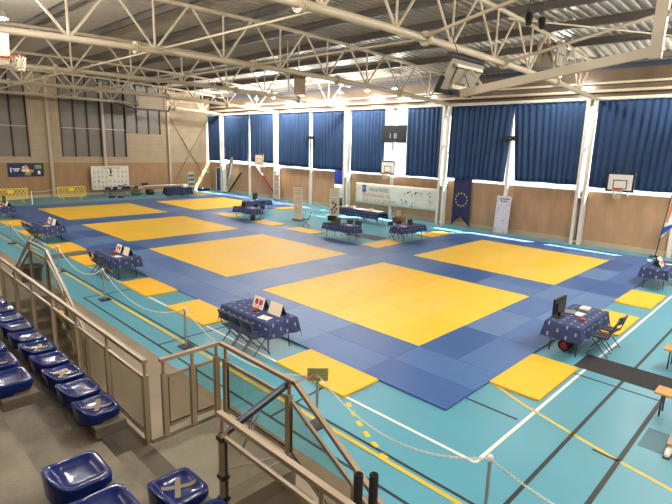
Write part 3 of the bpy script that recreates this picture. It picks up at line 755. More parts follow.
def hoop(y0, y1, lab, board='white', net=True, arms=True, z0=2.78, z1=3.68, rimz=2.9):
    t = thing('basketball_hoop', lab, 'basketball hoop', (WX, (y0+y1)/2, z0)); yc = (y0+y1)/2; x = 16.92
    bd = MB().box(x-.02, x+.02, y0, y1, z0, z1).build('backboard', board, t)
    f = MB(); e = .09
    for q in ((y0, y0+e, z0, z1), (y1-e, y1, z0, z1), (y0, y1, z0, z0+e), (y0, y1, z1-e, z1)): f.box(x-.024, x-.02, *q)
    for q in ((yc-.3, yc-.26, z0+.14, z0+.56), (yc+.26, yc+.3, z0+.14, z0+.56), (yc-.3, yc+.3, z0+.52, z0+.56), (yc-.3, yc+.3, z0+.14, z0+.18)): f.box(x-.024, x-.02, *q)
    f.build('board_marking', 'black' if board == 'white' else 'wood_brown', bd)
    if arms:
        for dy in (-.3, .3):
            MB().bar((x+.02, yc+dy, z0+.45), (WX-.05, yc+dy, z0+.45), .05, .05).bar((x+.02, yc+dy, z0+.3), (WX+.0, yc+dy, 2.55), .05, .05).build('wall_arm', 'white_paint', t)
    if net:
        rc = Vector((x-.28, yc, rimz)); rr = .225
        m = MB(); m.tube([rc+Vector((rr*cos(k*pi/12), rr*sin(k*pi/12), 0)) for k in range(25)], .02, 6, cap=False); m.bar(rc+Vector((rr, 0, 0)), (x-.02, yc, rimz), .16, .03)
        m.build('rim', 'rim_red', t)
        build_net(rc, rr, t)
    return t
def build_net(rc, rr, t, h=.42):
    m = MB(); N = 12
    def P(k, z): a = k*2*pi/N; s = rr*(1-.42*z/h); return rc+Vector((s*cos(a), s*sin(a), -z))
    for k in range(N):
        for s in (-1, 1):
            m.tube([P(k+s*.5*j, h*j/4) for j in range(5)], .013, 4, cap=False)
    m.build('net', 'net', t)
hoop(.2, 1.4, 'white backboard with red rim and net, on the curtain wall near the right edge')
hoop(14.15, 15.37, 'white backboard with net below the scoreboard')
hoop(28.3, 29.5, 'plain wooden backboard on the curtain wall at the far left, net missing', 'cream_card', net=False)
# scoreboard
t = thing('scoreboard', 'black electronic scoreboard hanging between two curtains', 'scoreboard', (16.95, 14.37, 4.87))
MB().box(16.88, 17.0, 13.42, 15.32, 4.87, 5.95).build('housing', 'black', t, bevel=.01)
m = MB()
def seg7(m, yc, zc, w, h, segs, x):
    th = .035
    D = {'a': (-w/2, w/2, h/2-th, h/2), 'g': (-w/2, w/2, -th/2, th/2), 'd': (-w/2, w/2, -h/2, -h/2+th), 'f': (w/2-th, w/2, 0, h/2), 'b': (-w/2, -w/2+th, 0, h/2), 'e': (w/2-th, w/2, -h/2, 0), 'c': (-w/2, -w/2+th, -h/2, 0)}
    for s in segs:
        a, b, c, d = D[s]; m.box(x-.006, x, yc+a, yc+b, zc+c, zc+d)
seg7(m, 14.72, 5.28, .16, .3, 'bc', 16.88); seg7(m, 14.24, 5.28, .2, .3, 'abcdefg', 16.88)
m.build('digits', 'digit', t)
MB().box(16.876, 16.88, 14.15, 14.55, 4.93, 4.96).build('maker_strip', 'grey_text', t)
MB().bar((17.2, 14.37, 5.5), (17.0, 14.37, 5.5), .1, .1).build('bracket', 'white_paint', t)
for y0, y1, z0, z1, l in ((22.0, 22.78, 4.98, 5.22, 'small black box clock in the curtain gap beyond the flag'), (6.05, 6.75, 5.06, 5.32, 'small black box clock in the pointed curtain gap')):
    t = thing('shot_clock', l, 'clock', (16.9, (y0+y1)/2, z0))
    MB().box(16.78, 16.95, y0, y1, z0, z1).build('housing', 'black', t, bevel=.01); MB().box(16.95, 17.15, (y0+y1)/2-.04, (y0+y1)/2+.04, z0+.05, z0+.12).build('bracket', 'black', t)
    MB().box(16.776, 16.78, (y0+y1)/2-.08, (y0+y1)/2+.02, z0+.07, z1-.07).build('display', 'grey_text', t)
# European style star banner
t = thing('star_banner', 'dark navy swallow-tailed banner with a ring of gold stars', 'flag', (17.1, 9.2, 0))
def flat_y(m, poly, x, th=.012): return m.prism([(p[0], p[1]) for p in poly], 0, x-th, x)
m = MB(); m.add([], [])
NB = 8
for k in range(NB):   # slightly folded cloth
    pass
def sb(u, v):
    y = 9.78-1.2*u; zb = .64+(.03-.64)*abs(2*u-1); z = 2.9+(zb-2.9)*v
    return (17.08+.02*sin(u*14+v*2), y+.03*(v-.5)*(1 if u < .5 else -1), z)
m.grid(sb, 24, 12); cl = m.build('flag_cloth', 'navy_deep', t, solid=.008)
m = MB()
for k in range(12):
    a = k*pi/6; yc, zc = 9.18+.38*cos(a), 1.62+.38*sin(a); p = []
    for j in range(10):
        r_ = .062 if j % 2 == 0 else .026; b = pi/2+j*pi/5; p.append((yc+r_*cos(b), zc+r_*sin(b)))
    m = MB(); m.prism(p, 0, 17.035, 17.045); m.build('star', 'star', t)
# tricolour flag hung lengthwise
t = thing('tricolour_flag', 'long blue white red flag hanging from the wall', 'flag', (17.1, 19.22, 0))
for z0, z1, mm, nm in ((1.8, 2.83, 'royal', 'blue_band'), (.84, 1.8, 'white', 'white_band'), (.02, .84, 'red', 'red_band')):
    m = MB(); m.grid(lambda u, v: (17.06+.02*sin(u*16), 19.85-.95*u, z0+(z1-z0)*v), 20, 3); m.build(nm, mm, t, solid=.006)
# long white banner
t = thing('sponsor_banner', 'long white banner with blue emblem, lettering and small black drawings', 'banner', (17.15, 14.27, .6))
def lb(u, v):
    return (17.11-.02*sin(u*pi)-.012*sin(u*9+v*4)-.02*v, 17.7-6.86*u, 2.07+(.66-2.07)*v+.05*u*(1-v)+.07*u*v)
m = MB(); m.grid(lb, 40, 8); m.build('banner_sheet', 'banner_white', t, solid=.006)
XB = 17.045
def wt(s, y, z, size, mm): return text(s, t, size, MX((XB, y, z), (0, -1, 0), (0, 0, 1)), mm)
wt('MAGITEXES', 15.55, 1.66, .34, 'grey_text'); wt('PARTENAIRE DE', 15.75, 1.25, .34, 'ochre_text'); wt('TOUS VOS SPORTS', 15.55, .90, .36, 'ochre_text')
MB().box(XB-.004, XB+.002, 16.72, 17.05, 1.45, 1.95).build('emblem', 'logo_blue', t); MB().box(XB-.007, XB-.003, 16.8, 16.97, 1.6, 1.85).build('emblem_mark', 'grey_metal', t)
m = MB(); rr = random.Random(4)
def blob(m, x, y, z, r_, sq=1.0, n=9):
    p = [(y+r_*(1+.5*rr.uniform(-1, 1))*cos(k*2*pi/n)*sq, z+r_*(1+.5*rr.uniform(-1, 1))*sin(k*2*pi/n)) for k in range(n)]; m.prism(p, 0, x-.004, x)
for y, z, r_ in ((13.1, 1.72, .09), (12.95, 1.80, .07), (12.5, 1.73, .1), (12.35, 1.8, .06), (13.35, 1.62, .06), (12.75, 1.58, .05), (13.6, 1.2, .08), (13.5, 1.0, .07), (13.2, 1.15, .09), (13.15, .98, .06), (12.7, 1.1, .06), (12.75, .9, .09), (12.5, .95, .05), (11.6, 1.75, .06), (11.45, 1.82, .06), (11.4, 1.6, .07), (11.35, 1.3, .06), (12.1, 1.75, .06)):
    m = MB(); blob(m, XB, y, z, r_*.5); blob(m, XB, y+r_*.35, z-r_*.45, r_*.42); blob(m, XB, y-r_*.3, z-r_*.5, r_*.38); m.build('drawing', 'black', t)
m = MB()
for k in range(46): blob(m, XB, rr.uniform(11.1, 13.9), rr.uniform(.85, 1.95), rr.uniform(.012, .03))
m.build('faint_drawings', 'grey_metal', t)
# poster on the column
t = thing('text_poster', 'tall grey poster of blue print leaning on the wall right of the star banner', 'poster', (16.9, 6.42, 0))
R = Matrix.Translation((16.75, 6.42, 0)) @ Matrix.Rotation(.07, 4, 'Y')
MB().box(-.008, .008, -.42, .42, .03, 2.1, R).build('board', 'print_blue', t)
m = MB(); m.box(-.012, -.008, -.32, .3, 1.9, 1.95, R); m.box(-.012, -.008, -.22, .22, 1.78, 1.83, R); m.build('heading', 'logo_blue', t)
MB().box(-.1, .1, -.36, .36, 0, .03, R).build('foot', 'grey_metal', t)
# roll-ups
def rollup(c, rz, w, h, mm, lab, head='grey_text', extra=None):
    t = thing('roll_up_banner', lab, 'roll-up banner', c); R = Matrix.Translation(c) @ Matrix.Rotation(rz, 4, 'Z')
    MB().box(-.1, .1, -w/2, w/2, 0, .08, R).build('base_case', 'grey_metal', t, bevel=.01)
    MB().box(-.004, .004, -w/2+.01, w/2-.01, .08, h, R).build('printed_sheet', mm, t)
    MB().box(-.012, .012, -w/2, w/2, h-.02, h+.01, R).build('top_bar', 'grey_metal', t)
    MB().tube([R @ Vector((.03, 0, .05)), R @ Vector((.02, 0, h))], .012, 6).build('support_rod', 'grey_metal', t)
    m = MB(); z = h-.16; k = 0
    while z > .3:
        ww = (.34 if k % 4 else .42)*w*(1 if k % 3 else .8)
        if k % 5 != 4: m.box(-.007, -.0045, -ww, ww, z, z+.035, R)
        z -= .11; k += 1
    m.build('printed_lines', head, t)
    if extra: extra(t, R)
rollup((10.73, 16.66, 0), 0, .86, 2.08, 'cream_card', 'taller cream roll-up of text in front of the paired tables, by the lone chair', 'faint_text')
def pic(t, R):
    m = MB()
    for y, z, r_ in ((.12, .98, .09), (-.12, .86, .10), (.02, .70, .09), (-.2, .6, .08), (.2, .52, .09), (-.05, .42, .08), (.12, .3, .07)):
        n = 10; vs = [R @ Vector((-.010, y+r_*cos(k*pi/5), z+r_*1.2*sin(k*pi/5))) for k in range(n)]; m.add(vs, [tuple(range(n))])
    m.build('picture', 'red_dark', t)
rollup((13.28, 16.05, 0), 0, .88, 1.92, 'cream_card', 'cream roll-up with red picture left of the long table', 'faint_text', pic)
rollup((16.75, 26.3, 0), 0, .66, 2.08, 'print_tan', 'narrow colourful roll-up at the foot of the column by the red brace', 'navy')
t = thing('picture_stand', 'grey rounded stand of pictures near the far end wall', 'stand', (13.5, 34.4, 0))
m = MB(); pl = [(-.34, .03), (.34, .03), (.34, 1.75)]+[(.34*cos(a*pi/8), 1.75+.22*sin(a*pi/8)) for a in range(1, 8)]+[(-.34, 1.75)]
m.prism([(13.5+p[0], p[1]) for p in pl], 1, 34.39, 34.41); m.build('panel_board', 'galv', t)
m = MB()
for k, (x, z) in enumerate([(x, z) for z in (.45, .85, 1.25, 1.6) for x in (-.2, .02, .2)]): m.box(13.5+x-.075, 13.5+x+.075, 34.375, 34.388, z-.1, z+.1)
m.build('pictures', 'dark_grey', t); MB().box(13.1, 13.9, 34.2, 34.6, 0, .03).build('foot', 'grey_metal', t)
# feather flags
def feather(base, top, side, lab, w, h0, mm, stripes):
    t = thing('feather_flag', lab, 'flag', (base[0], base[1], 0)); b, tp = Vector(base), Vector(top)
    d = tp-b; s = Vector((0, side, 0))
    arc = [b+d*k/8 for k in range(9)]+[tp+s*.12+Vector((0, 0, .16)), tp+s*.3+Vector((0, 0, .22)), tp+s*.5+Vector((0, 0, .16))]
    MB().tube(arc, [.022]*9+[.014, .011, .009], 6).build('pole', 'black', t)
    MB().box(b.x-.2, b.x+.2, b.y-.2, b.y+.2, 0, .03).build('base_plate', 'dark_grey', t)
    def pt(u, v):
        p = b+d*(h0+(1.0-h0)*v); ww = w*(.25+.75*min(1, v*2.2))*(1-.35*max(0, v-.75)/.25)
        e = Vector((-.03*sin(u*5), side*ww*u, -.35*(1-u)*0+.28*u*(v > .9)*0))
        q = p+e; q.z += .2*u*v if v > .5 else 0; q.z += (1-v)*.35*u
        return q
    m = MB(); m.grid(pt, 8, 16); m.build('sail', mm, t, solid=.004)
    for nm, u0, u1, v0, v1, sm in stripes:
        m = MB(); m.grid(lambda u, v: pt(u0+(u1-u0)*u, v0+(v1-v0)*v)+Vector((-.012, 0, 0)), 5, 8); m.build(nm, sm, t, solid=.003)
feather((16.72, -1.11, .03), (16.62, -1.42, 3.3), -1, 'white feather flag with blue and orange stripes at the right edge', .85, .25, 'white', [('blue_stripe', 0, 1, .06, .22, 'logo_blue'), ('orange_stripe', .08, .2, .3, .75, 'orange'), ('blue_emblem', .5, .75, .5, .58, 'logo_blue')])
feather((16.7, 33.9, .03), (16.75, 33.05, 3.15), -1, 'blue and white feather flag by the far corner door', .62, .1, 'galv', [('blue_stripe', .1, .45, .1, .9, 'logo_blue'), ('white_lettering', .5, .8, .3, .8, 'white'), ('lower_stripe', .2, .9, .02, .1, 'royal')])
# padded braces in the far bay
t = thing('wall_brace', 'dark padded diagonal brace on the wall beside the blue and white feather flag', 'brace', (17.15, 33.9, 0))
MB().tube([(17.1, 33.95, .02), (17.1, 31.9, 1.9)], .075, 10).build('foam_pad', 'black_foam', t); MB().tube([(17.1, 31.9, 1.9), (17.1, 30.95, 2.62)], .03, 8).build('rod', 'cream_dark', t)
t = thing('wall_brace', 'red padded diagonal brace with white upper part, below the plain backboard', 'brace', (17.15, 27.0, 0))
MB().tube([(17.1, 26.75, .2), (17.1, 28.6, 1.87)], .085, 10).build('foam_pad', 'red_dark', t); MB().tube([(17.1, 28.6, 1.87), (17.1, 29.75, 2.8)], .075, 10).build('upper_pad', 'white', t)
# exit sign
tag(MB().box(16.66, 17.02, YE-.2, YE-.12, 1.62, 1.8).build('exit_sign', 'green'), 'small green emergency exit sign in the far corner', 'sign')
# dark sponsor banner and white board on the end wall
t = thing('wall_banner', 'dark navy banner with colourful middle picture on the far end wall', 'banner', (1.35, YE-.03, 1.62))
MB().box(.15, 2.55, YE-.03, YE-.01, 1.62, 2.64).build('banner_sheet', 'navy', t)
m = MB()
for x, z, r_, in ((1.3, 2.3, .16), (1.5, 2.05, .16), (1.2, 2.1, .13)): m.prism([(x+r_*1.3*cos(k*pi/5), z+r_*.9*sin(k*pi/5)) for k in range(10)], 1, YE-.036, YE-.03)
m.build('picture', 'cream_card', t)
m = MB()
for x, z, r_, in ((1.35, 2.38, .12), (1.7, 2.05, .13)): m.prism([(x+r_*1.3*cos(k*pi/5), z+r_*.9*sin(k*pi/5)) for k in range(10)], 1, YE-.042, YE-.036)
m.build('picture_accent', 'orange', t)
m = MB(); m.prism([(1.12, 2.15), (1.4, 2.15), (1.4, 2.27), (1.12, 2.27)], 1, YE-.048, YE-.042); m.build('pink_accent', 'pink', t)
m = MB(); m.prism([(1.25, 1.72), (1.65, 1.72), (1.65, 1.95), (1.25, 1.95)], 1, YE-.042, YE-.036); m.build('green_accent', 'leaf', t); m = MB(); m.prism([(1.95, 2.2), (2.4, 2.2), (2.4, 2.5), (1.95, 2.5)], 1, YE-.036, YE-.03); m.build('green_accent', 'leaf', t)
m = MB(); m.box(.32, .40, YE-.036, YE-.03, 1.98, 2.3); m.box(.48, .95, YE-.036, YE-.03, 2.17, 2.25); m.box(.55, .85, YE-.036, YE-.03, 2.03, 2.11); m.box(2.12, 2.3, YE-.036, YE-.03, 1.8, 2.05); m.build('lettering', 'white', t)
t = thing('wall_board', 'white board with rows of small figures on the far end wall', 'board', (7.45, 37.0, .42))
MB().box(5.92, 9.02, 36.98, 37.02, .42, 2.38).build('board', 'banner_white', t)
text('COMBATTLER', t, .24, MX((7.55, 36.975, 2.2), (1, 0, 0), (0, 0, 1)), 'grey_text')
m = MB(); fig = random.Random(9)
def figure(m, x, z, s):
    for q in ((0, .17, .035), (0, .06, .05), (-.03, -.06, .032), (.035, -.07, .032), (.05, .08, .025)):
        n = 7; m.prism([(x+s*(q[0]+fig.uniform(-.02, .02))+s*q[2]*cos(k*2*pi/n), z+s*q[1]+s*1.4*q[2]*sin(k*2*pi/n)) for k in range(n)], 1, 36.972, 36.98)
for r_ in range(4):
    for c in range(9):
        x = 6.15+c*.33
        if 3 < c < 6 and r_ in (0, 1): continue
        figure(m, x, 1.85-.4*r_, .75)
m.build('figures', 'grey_metal', t)
m = MB(); figure(m, 7.5, 1.75, 2.0); m.build('main_figure', 'black', t)

# ------------------------------------------------------------------ ceiling hoops, lights, small roof things
def quad_board(pts, th, name, m, parent=None):
    p = [Vector(q) for q in pts]; n = (p[1]-p[0]).cross(p[3]-p[0]).normalized()*th
    b = MB(); b.add(p+[q+n for q in p], [(0, 1, 2, 3), (7, 6, 5, 4), (0, 4, 5, 1), (1, 5, 6, 2), (2, 6, 7, 3), (3, 7, 4, 0)]); return b.build(name, m, parent)
t = thing('ceiling_hoop', 'folded ceiling backstop, tilted backboard on a long cream beam, near the right', 'basketball hoop', (3.05, -3.2, 6.6))
MB().bar((3.05, -3.2, 6.6), (3.05, 1.25, 6.0), .13, .2).build('main_beam', 'cream', t)
m = MB()
for x in (2.75, 3.35): m.bar((x, 1.15, 6.62), (x, 1.4, 6.1), .07, .07)
m.bar((2.4, 1.05, 6.62), (3.7, 1.05, 6.62), .07, .07); m.bar((2.7, 1.36, 6.15), (3.4, 1.36, 6.15), .1, .1); m.bar((3.05, .6, 6.12), (3.05, 1.05, 6.6), .06, .06)
m.build('board_frame', 'cream', t)
quad_board([(2.25, 1.06, 6.76), (3.85, 1.06, 6.76), (3.85, 1.46, 6.02), (2.25, 1.46, 6.02)], .03, 'backboard', 'board_grey', t)
quad_board([(2.6, 1.10, 6.62), (3.5, 1.10, 6.62), (3.5, 1.30, 6.26), (2.6, 1.30, 6.26)], -.02, 'clear_window', 'board_grey', t)
MB().bar((2.2, 1.48, 6.02), (3.9, 1.48, 6.02), .1, .1).build('edge_pad', 'black_foam', t); MB().bar((2.22, 1.3, 6.36), (2.22, 1.48, 6.0), .06, .12).build('edge_pad', 'black_foam', t)
MB().bar((3.05, -3.2, 6.45), (3.05, -3.2, 9.0), .22, .14).build('hanger', 'cream', t)
m = MB(); m.bar((3.05, -3.2, 7.7), (2.0, -3.2, 9.0), .07, .07); m.bar((3.05, -3.2, 7.7), (4.1, -3.2, 9.0), .07, .07); m.bar((3.05, -3.2, 7.2), (3.05, -5.5, 8.9), .09, .09); m.build('stay', 'cream', t)
MB().tube([(3.05, 1.0, 6.1), (3.05, 2.3, 8.9)], .012, 6).build('lifting_cable', 'dark_grey', t)
m = MB(); rc = Vector((3.05, 1.75, 6.1)); m.tube([rc+Vector((.225*cos(k*pi/10), .15*sin(k*pi/10), .16*sin(k*pi/10))) for k in range(21)], .012, 6, cap=False); m.bar((3.05, 1.62, 6.05), (3.05, 1.46, 6.1), .12, .03); m.build('rim', 'rim_red', t)
t = thing('ceiling_hoop', 'raised backboard with net under the roof at the far left edge', 'basketball hoop', (-5.95, 7.3, 6.0))
quad_board([(-6.75, 7.9, 6.83), (-5.93, 7.36, 6.78), (-5.98, 7.3, 6.12), (-6.8, 7.84, 6.05)], .04, 'backboard', 'cream_card', t)
m = MB(); rc = Vector((-5.83, 7.15, 6.28)); m.tube([rc+Vector((.15*cos(k*pi/10), .15*sin(k*pi/10), 0)) for k in range(21)], .012, 6, cap=False); m.bar((-5.95, 7.25, 6.27), (-6.1, 7.4, 6.27), .1, .03); m.build('rim', 'rim_red', t)
build_net(rc, .15, t, .30)
MB().box(-6.42, -6.36, 7.58, 7.585, 6.2, 6.5).build('board_marking', 'orange', t)
MB().bar((-6.4, 7.68, 6.4), (-6.4, 7.7, 9.0), .08, .08).build('hanger', 'cream', t); MB().bar((-6.4, 7.68, 7.0), (-5.6, 7.9, 9.05), .05, .05).build('stay', 'cream', t)
def side_hoop(x, y, z, w, h, rz, lab, mm='white', frame=True, hang=True):
    t = thing('ceiling_hoop', lab, 'basketball hoop', (x, y, z)); R = Matrix.Translation((x, y, z)) @ Matrix.Rotation(rz, 4, 'Z')
    MB().box(-w/2, w/2, -.02, .02, -h/2, h/2, R).build('backboard', mm, t)
    if frame:
        f = MB(); e = .05
        for q in ((-w/2, -w/2+e, -h/2, h/2), (w/2-e, w/2, -h/2, h/2), (-w/2, w/2, -h/2, -h/2+e), (-w/2, w/2, h/2-e, h/2), (-.3, -.26, -h/2+.1, .05), (.26, .3, -h/2+.1, .05), (-.3, .3, .01, .05)): f.box(q[0], q[1], -.025, -.02, q[2], q[3], R)
        f.build('board_marking', 'black', t)
    MB().bar(R @ Vector((0, .05, -.2)), R @ Vector((0, .07, 9.0-z)), .04, .04).build('hanger', 'cream', t)
    return t
side_hoop(11.26, 1.98, 8.17, 1.1, .9, .05, 'small raised backboard with black outline above the long cream beam', 'board_grey')
side_hoop(11.35, 2.65, 8.28, .95, .8, -.25, 'back of a raised backboard beside the black outlined one', 'cream_dark', False)
side_hoop(5.78, 11.66, 7.24, .75, .75, .9, 'raised pale backboard hanging left of a pair in the middle of the roof')
side_hoop(6.1, 11.3, 7.12, .7, .8, .1, 'raised brown backboard hanging right of a pair in the middle of the roof', 'cream_dark', False)
# roof truss style black spot lamps
for x, y, z, l in ((6.3, 1.1, 8.55, 'black stage spot lamp under the roof, left of two'), (7.0, 1.0, 8.55, 'black stage spot lamp under the roof, right of two')):
    t = thing('spot_lamp', l, 'lamp', (x, y, z)); m = MB(); m.tube([(x, y, z-.02), (x-.18, y-.1, z-.28)], [.12, .09], 12); m.build('housing', 'black', t)
    MB().tube([(x-.12, y, z-.05), (x-.12, y, z+.2), (x+.12, y, z+.2), (x+.12, y, z-.05)], .015, 6).build('yoke', 'black', t); MB().tube([(x, y, z+.2), (x, y, 9.2)], .02, 6).build('hanger', 'dark_grey', t)
t = thing('duct_tube', 'dark rolled tube under the roof above the tilted backboard', 'tube', (7.8, 4.0, 7.78))
MB().tube([(6.6, 4.0, 7.78), (9.0, 4.0, 7.78)], .09, 10).build('tube_body', 'dark_grey', t)
for x in (6.9, 8.7): MB().tube([(x, 4.0, 7.8), (x, 4.0, deckz(x))], .012, 6).build('hanger', 'dark_grey', t)
t = thing('roof_screen', 'flat black roll screen frame hanging in front of the far wall windows', 'screen frame', (8.8, 34.0, 6.9))
MB().bar((7.0, 34.0, 7.35), (8.6, 34.0, 7.0), .1, .12).build('frame_bar', 'black', t); MB().bar((8.6, 34.0, 7.0), (11.4, 34.0, 7.0), .1, .12).build('frame_bar', 'black', t); MB().bar((11.4, 34.0, 7.0), (11.6, 34.0, 7.4), .1, .12).build('frame_bar', 'black', t)
MB().box(8.9, 11.3, 34.05, 34.12, 7.05, 8.2).build('wood_panel', 'cream_dark', t)
for x in (7.6, 11.0): MB().tube([(x, 34.0, 7.1), (x, 34.0, 9.1)], .02, 6).build('hanger', 'dark_grey', t)
# flood lights
LY = [33.2, 27.2, 25.0, 21.7, 17.9, 15.5, 13.3, 3.6, -2.0]
LNAME = ['farthest of the row, in the far corner', 'second from the far corner', 'third from the far corner', 'fourth from the far corner', 'fifth from the far corner', 'left of the pair above the scoreboard', 'right of the pair above the scoreboard', 'right of the folded backstop', 'out near the right edge']
def lamp(x, y, z, lab, dx, power, size=.14):
    t = thing('flood_light', lab, 'lamp', (x, y, z), 'flood lights under the roof')
    m = MB(); m.lathe([(.05, .22), (.09, .2), (.17, .02), (.18, 0), (.165, .005), (.08, .16), (0, .17)], (x, y, z), 16); m.build('reflector', 'galv', t)
    m = MB(); m.lathe([(0, -.05), (.09, -.035), (.125, .02), (.08, .08), (0, .1)], (x, y, z), 12); m.build('bulb', 'lens', t)
    MB().tube([(x, y, z+.2), (x+dx, y, z+.38)] if dx else [(x, y, z+.2), (x, y, chord(x)+.1)], .02, 6).build('bracket', 'grey_metal', t)
    l = bpy.data.lights.new('flood_lamp', 'POINT'); l.energy = power; l.shadow_soft_size = size; l.color = (1.0, .93, .83)
    o = bpy.data.objects.new('flood_lamp', l); COL.objects.link(o); o.location = (x-.0, y, z-.22)
PW = 950
for y, l in zip(LY, LNAME): lamp(15.4, y, 8.0, 'bright flood light hanging near the curtain wall, '+l, 0, PW*(.8 if y > 16 else .36))
lamp(-4.84, 12.55, 8.05, 'bright flood light under the roof at the left edge of the picture', 0, PW*.8)
for y in (6.0, -.5, -6.5): lamp(-4.84, y, 8.1, 'unseen flood light added over the stand front', 0, PW*.85)  # out of view, added to light the hall from the stand side
for x, y in ((5.7, -6.5), (11.5, -6.5)): lamp(x, y, 8.2, 'unseen flood light added by the near end wall', 0, PW*1.9)  # unseen pair put in as general fill from the near end

for y in (21.0, 29.0): lamp(-9.0, y, 8.0, 'unseen flood light added over the far part of the stand', 0, PW*1.5)  # added beyond the frame to brighten the far end wall
for y in (-4.5, 4.5): lamp(-9.9, y, 8.0, 'unseen flood light added over the back of the stand', 0, PW*.16)  # weak unseen fill, added to lift the railing posts and stand

# ------------------------------------------------------------------ spectator stand
def sbox(nm, m, *a, bevel=0): return struct(MB().box(*a).build(nm, m, raw=not bevel, bevel=bevel))
T0, T1, T2, T3, T4 = 1.25, 1.62, 1.99, 2.36, 2.73
YS0, YS1 = -9.0, 22.0
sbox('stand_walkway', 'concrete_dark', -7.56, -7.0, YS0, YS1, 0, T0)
sbox('stand_tier', 'concrete', -8.27, -7.56, YS0, YS1, 0, T1)
sbox('stand_tier', 'concrete', -8.95, -8.27, YS0, YS1, 0, T2)
sbox('stand_tier', 'concrete', -9.62, -8.95, YS0, YS1, 0, T3)
sbox('stand_tier', 'concrete', -11.2, -9.62, YS0, YS1, 0, T4)
# aisle half steps
for x0, x1, z0, z1 in ((-7.56, -7.31, T0, 1.435), (-8.27, -8.0, T1, 1.805), (-8.95, -8.7, T2, 2.175)):
    sbox('aisle_step', 'concrete', x0, x1, -2.6, -1.52, z0, z1)
def stairs(y0, n=7, rise=.178, run=.28):
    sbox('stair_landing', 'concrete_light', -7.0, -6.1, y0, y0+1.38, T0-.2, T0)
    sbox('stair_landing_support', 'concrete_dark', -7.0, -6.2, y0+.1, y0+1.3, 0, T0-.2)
    for k in range(1, n):
        z = T0-rise*k; sbox('stair_step', 'concrete', -6.98, -6.12, y0-run*k, y0-run*(k-1)+.02, max(0, z-.2), z)
stairs(-2.70); stairs(5.28)
for k in range(1, 7): sbox('stair_step', 'concrete', -6.98, -6.12, 6.66+.28*(k-1)-.02, 6.66+.28*k, max(0, T0-.178*k-.2), T0-.178*k)
sbox('stair_kerb', 'concrete_light', -6.98, -6.15, -1.30, -1.22, T0, T0+.05)
# seats
def seat_proto():
    t = thing('stand_seat', 'x', 'seat', (0, 0, 0), 'blue stand seats')
    N = 40; m = MB(); vs = []; fs = []
    def outline(a):
        c, s = cos(a), sin(a)
        # +x is the squarer front edge, -x the rounded back
        p = 6.5 if c > 0 else 2.8
        r_ = (abs(c)**p+abs(s)**p)**(-1/p); return .195*r_*c, .2*r_*s
    def zf(x, y, r_):
        back = max(0, (-x-.05)/.145); q = min(1, r_/.82); z = -.032*(1-q**5) + .075*min(1.0, back)**1.8
        z -= .012*max(0, (r_-.93)/.07)**2
        return z
    RR = [.0, .2, .4, .55, .65, .72, .78, .82, .87, .93, .97, 1.0]
    vs.append((0, 0, zf(0, 0, 0)))
    for r_ in RR[1:]:
        for k in range(N):
            x, y = outline(2*pi*k/N); vs.append((x*r_, y*r_, zf(x*r_, y*r_, r_)))
    for k in range(N): fs.append((0, 1+k, 1+(k+1) % N))
    for q in range(len(RR)-2):
        for k in range(N): a = 1+q*N; fs.append((a+k, a+N+k, a+N+(k+1) % N, a+(k+1) % N))
    m.add(vs, fs, True); rim = vs[-N:]; vs = list(rim); fs = []; a = 0; b0 = len(vs)
    for (s, dz) in ((1.012, -.012), (1.0, -.05), (.95, -.125)):
        for k in range(N):
            x, y = outline(2*pi*k/N); zz = zf(x, y, 1)
            vs.append((x*s, y*s, (zz+dz) if dz > -.1 else (-.12 if x < 0 else -.09)))
    for k in range(N): fs.append((a+k, b0+k, b0+(k+1) % N, a+(k+1) % N))
    for q in range(2):
        for k in range(N): c = b0+q*N; fs.append((c+k, c+N+k, c+N+(k+1) % N, c+(k+1) % N))
    m.add(vs, fs, True); m.build('seat_shell', 'seat_blue', t)
    mb = MB(); mb.box(-.12, .12, -.14, .14, -.16, -.09); mb.build('mounting_block', 'dark_grey', t)
    return t, zf
SP, zf = seat_proto(); spu = [False]
def tape(parent, s):
    r = random.Random(s)
    for q in (0, 1):
        m = MB(); a = (.75 if q else -.75)+r.uniform(-.15, .15)+.25; L = .13; w = .021; cx, cy = .02+r.uniform(-.02, .02), r.uniform(-.02, .02)
        def fn(u, v):
            p = (u*2-1)*L*(1-.1*q); o = (v*2-1)*w
            x, y = cx+p*cos(a)-o*sin(a), cy+p*sin(a)+o*cos(a)
            rr_ = min(1, sqrt((x/.195)**2+(y/.2)**2)); return (x, y, zf(x, y, rr_)+.006+.002*q)
        m.grid(fn, 14, 2)
        o = m.build('tape_strip', 'tape', None, raw=True); o.parent = parent
def seat(x, y, z, lab, grp, taped=False):
    if not spu[0]: spu[0] = True; SP['label'] = lab; t = place(SP, (x, y, z)); t['group'] = grp
    else: t = dup(SP, (x, y, z), 0, lab, grp)
    for c in list(t.children):
        if c.name.startswith('tape'): bpy.data.objects.remove(c)
    if taped: tape(t, int(abs(y)*100))
def ordn(k): return ['first', 'second', 'third', 'fourth', 'fifth', 'sixth', 'seventh', 'eighth', 'ninth', 'tenth', 'eleventh', 'twelfth', 'thirteenth'][k]
rows = []
for k in range(12):
    tp = k in (0, 2, 4)
    rows.append((-7.52, -1.22+.5*k, 1.90, 'blue stand seat, front row, %s beyond the aisle%s' % (ordn(k), ', crossed with tape' if tp else ''), 'front row seats beyond the aisle', tp))
for k in range(6):
    tp = k in (1, 3)
    rows.append((-8.17, -.82+.5*k, 2.27, 'blue stand seat, second row, %s beyond the aisle%s' % (ordn(k), ', crossed with tape' if tp else ''), 'second row seats beyond the aisle', tp))
for k, tp in ((0, 1), (1, 0), (2, 1)):
    rows.append((-7.52, -2.91-.5*k, 1.90, 'blue seat beside the near landing, %s on this side of the aisle%s' % (ordn(k), ', crossed with tape' if tp else ''), 'front row seats on the near side of the aisle', bool(tp)))
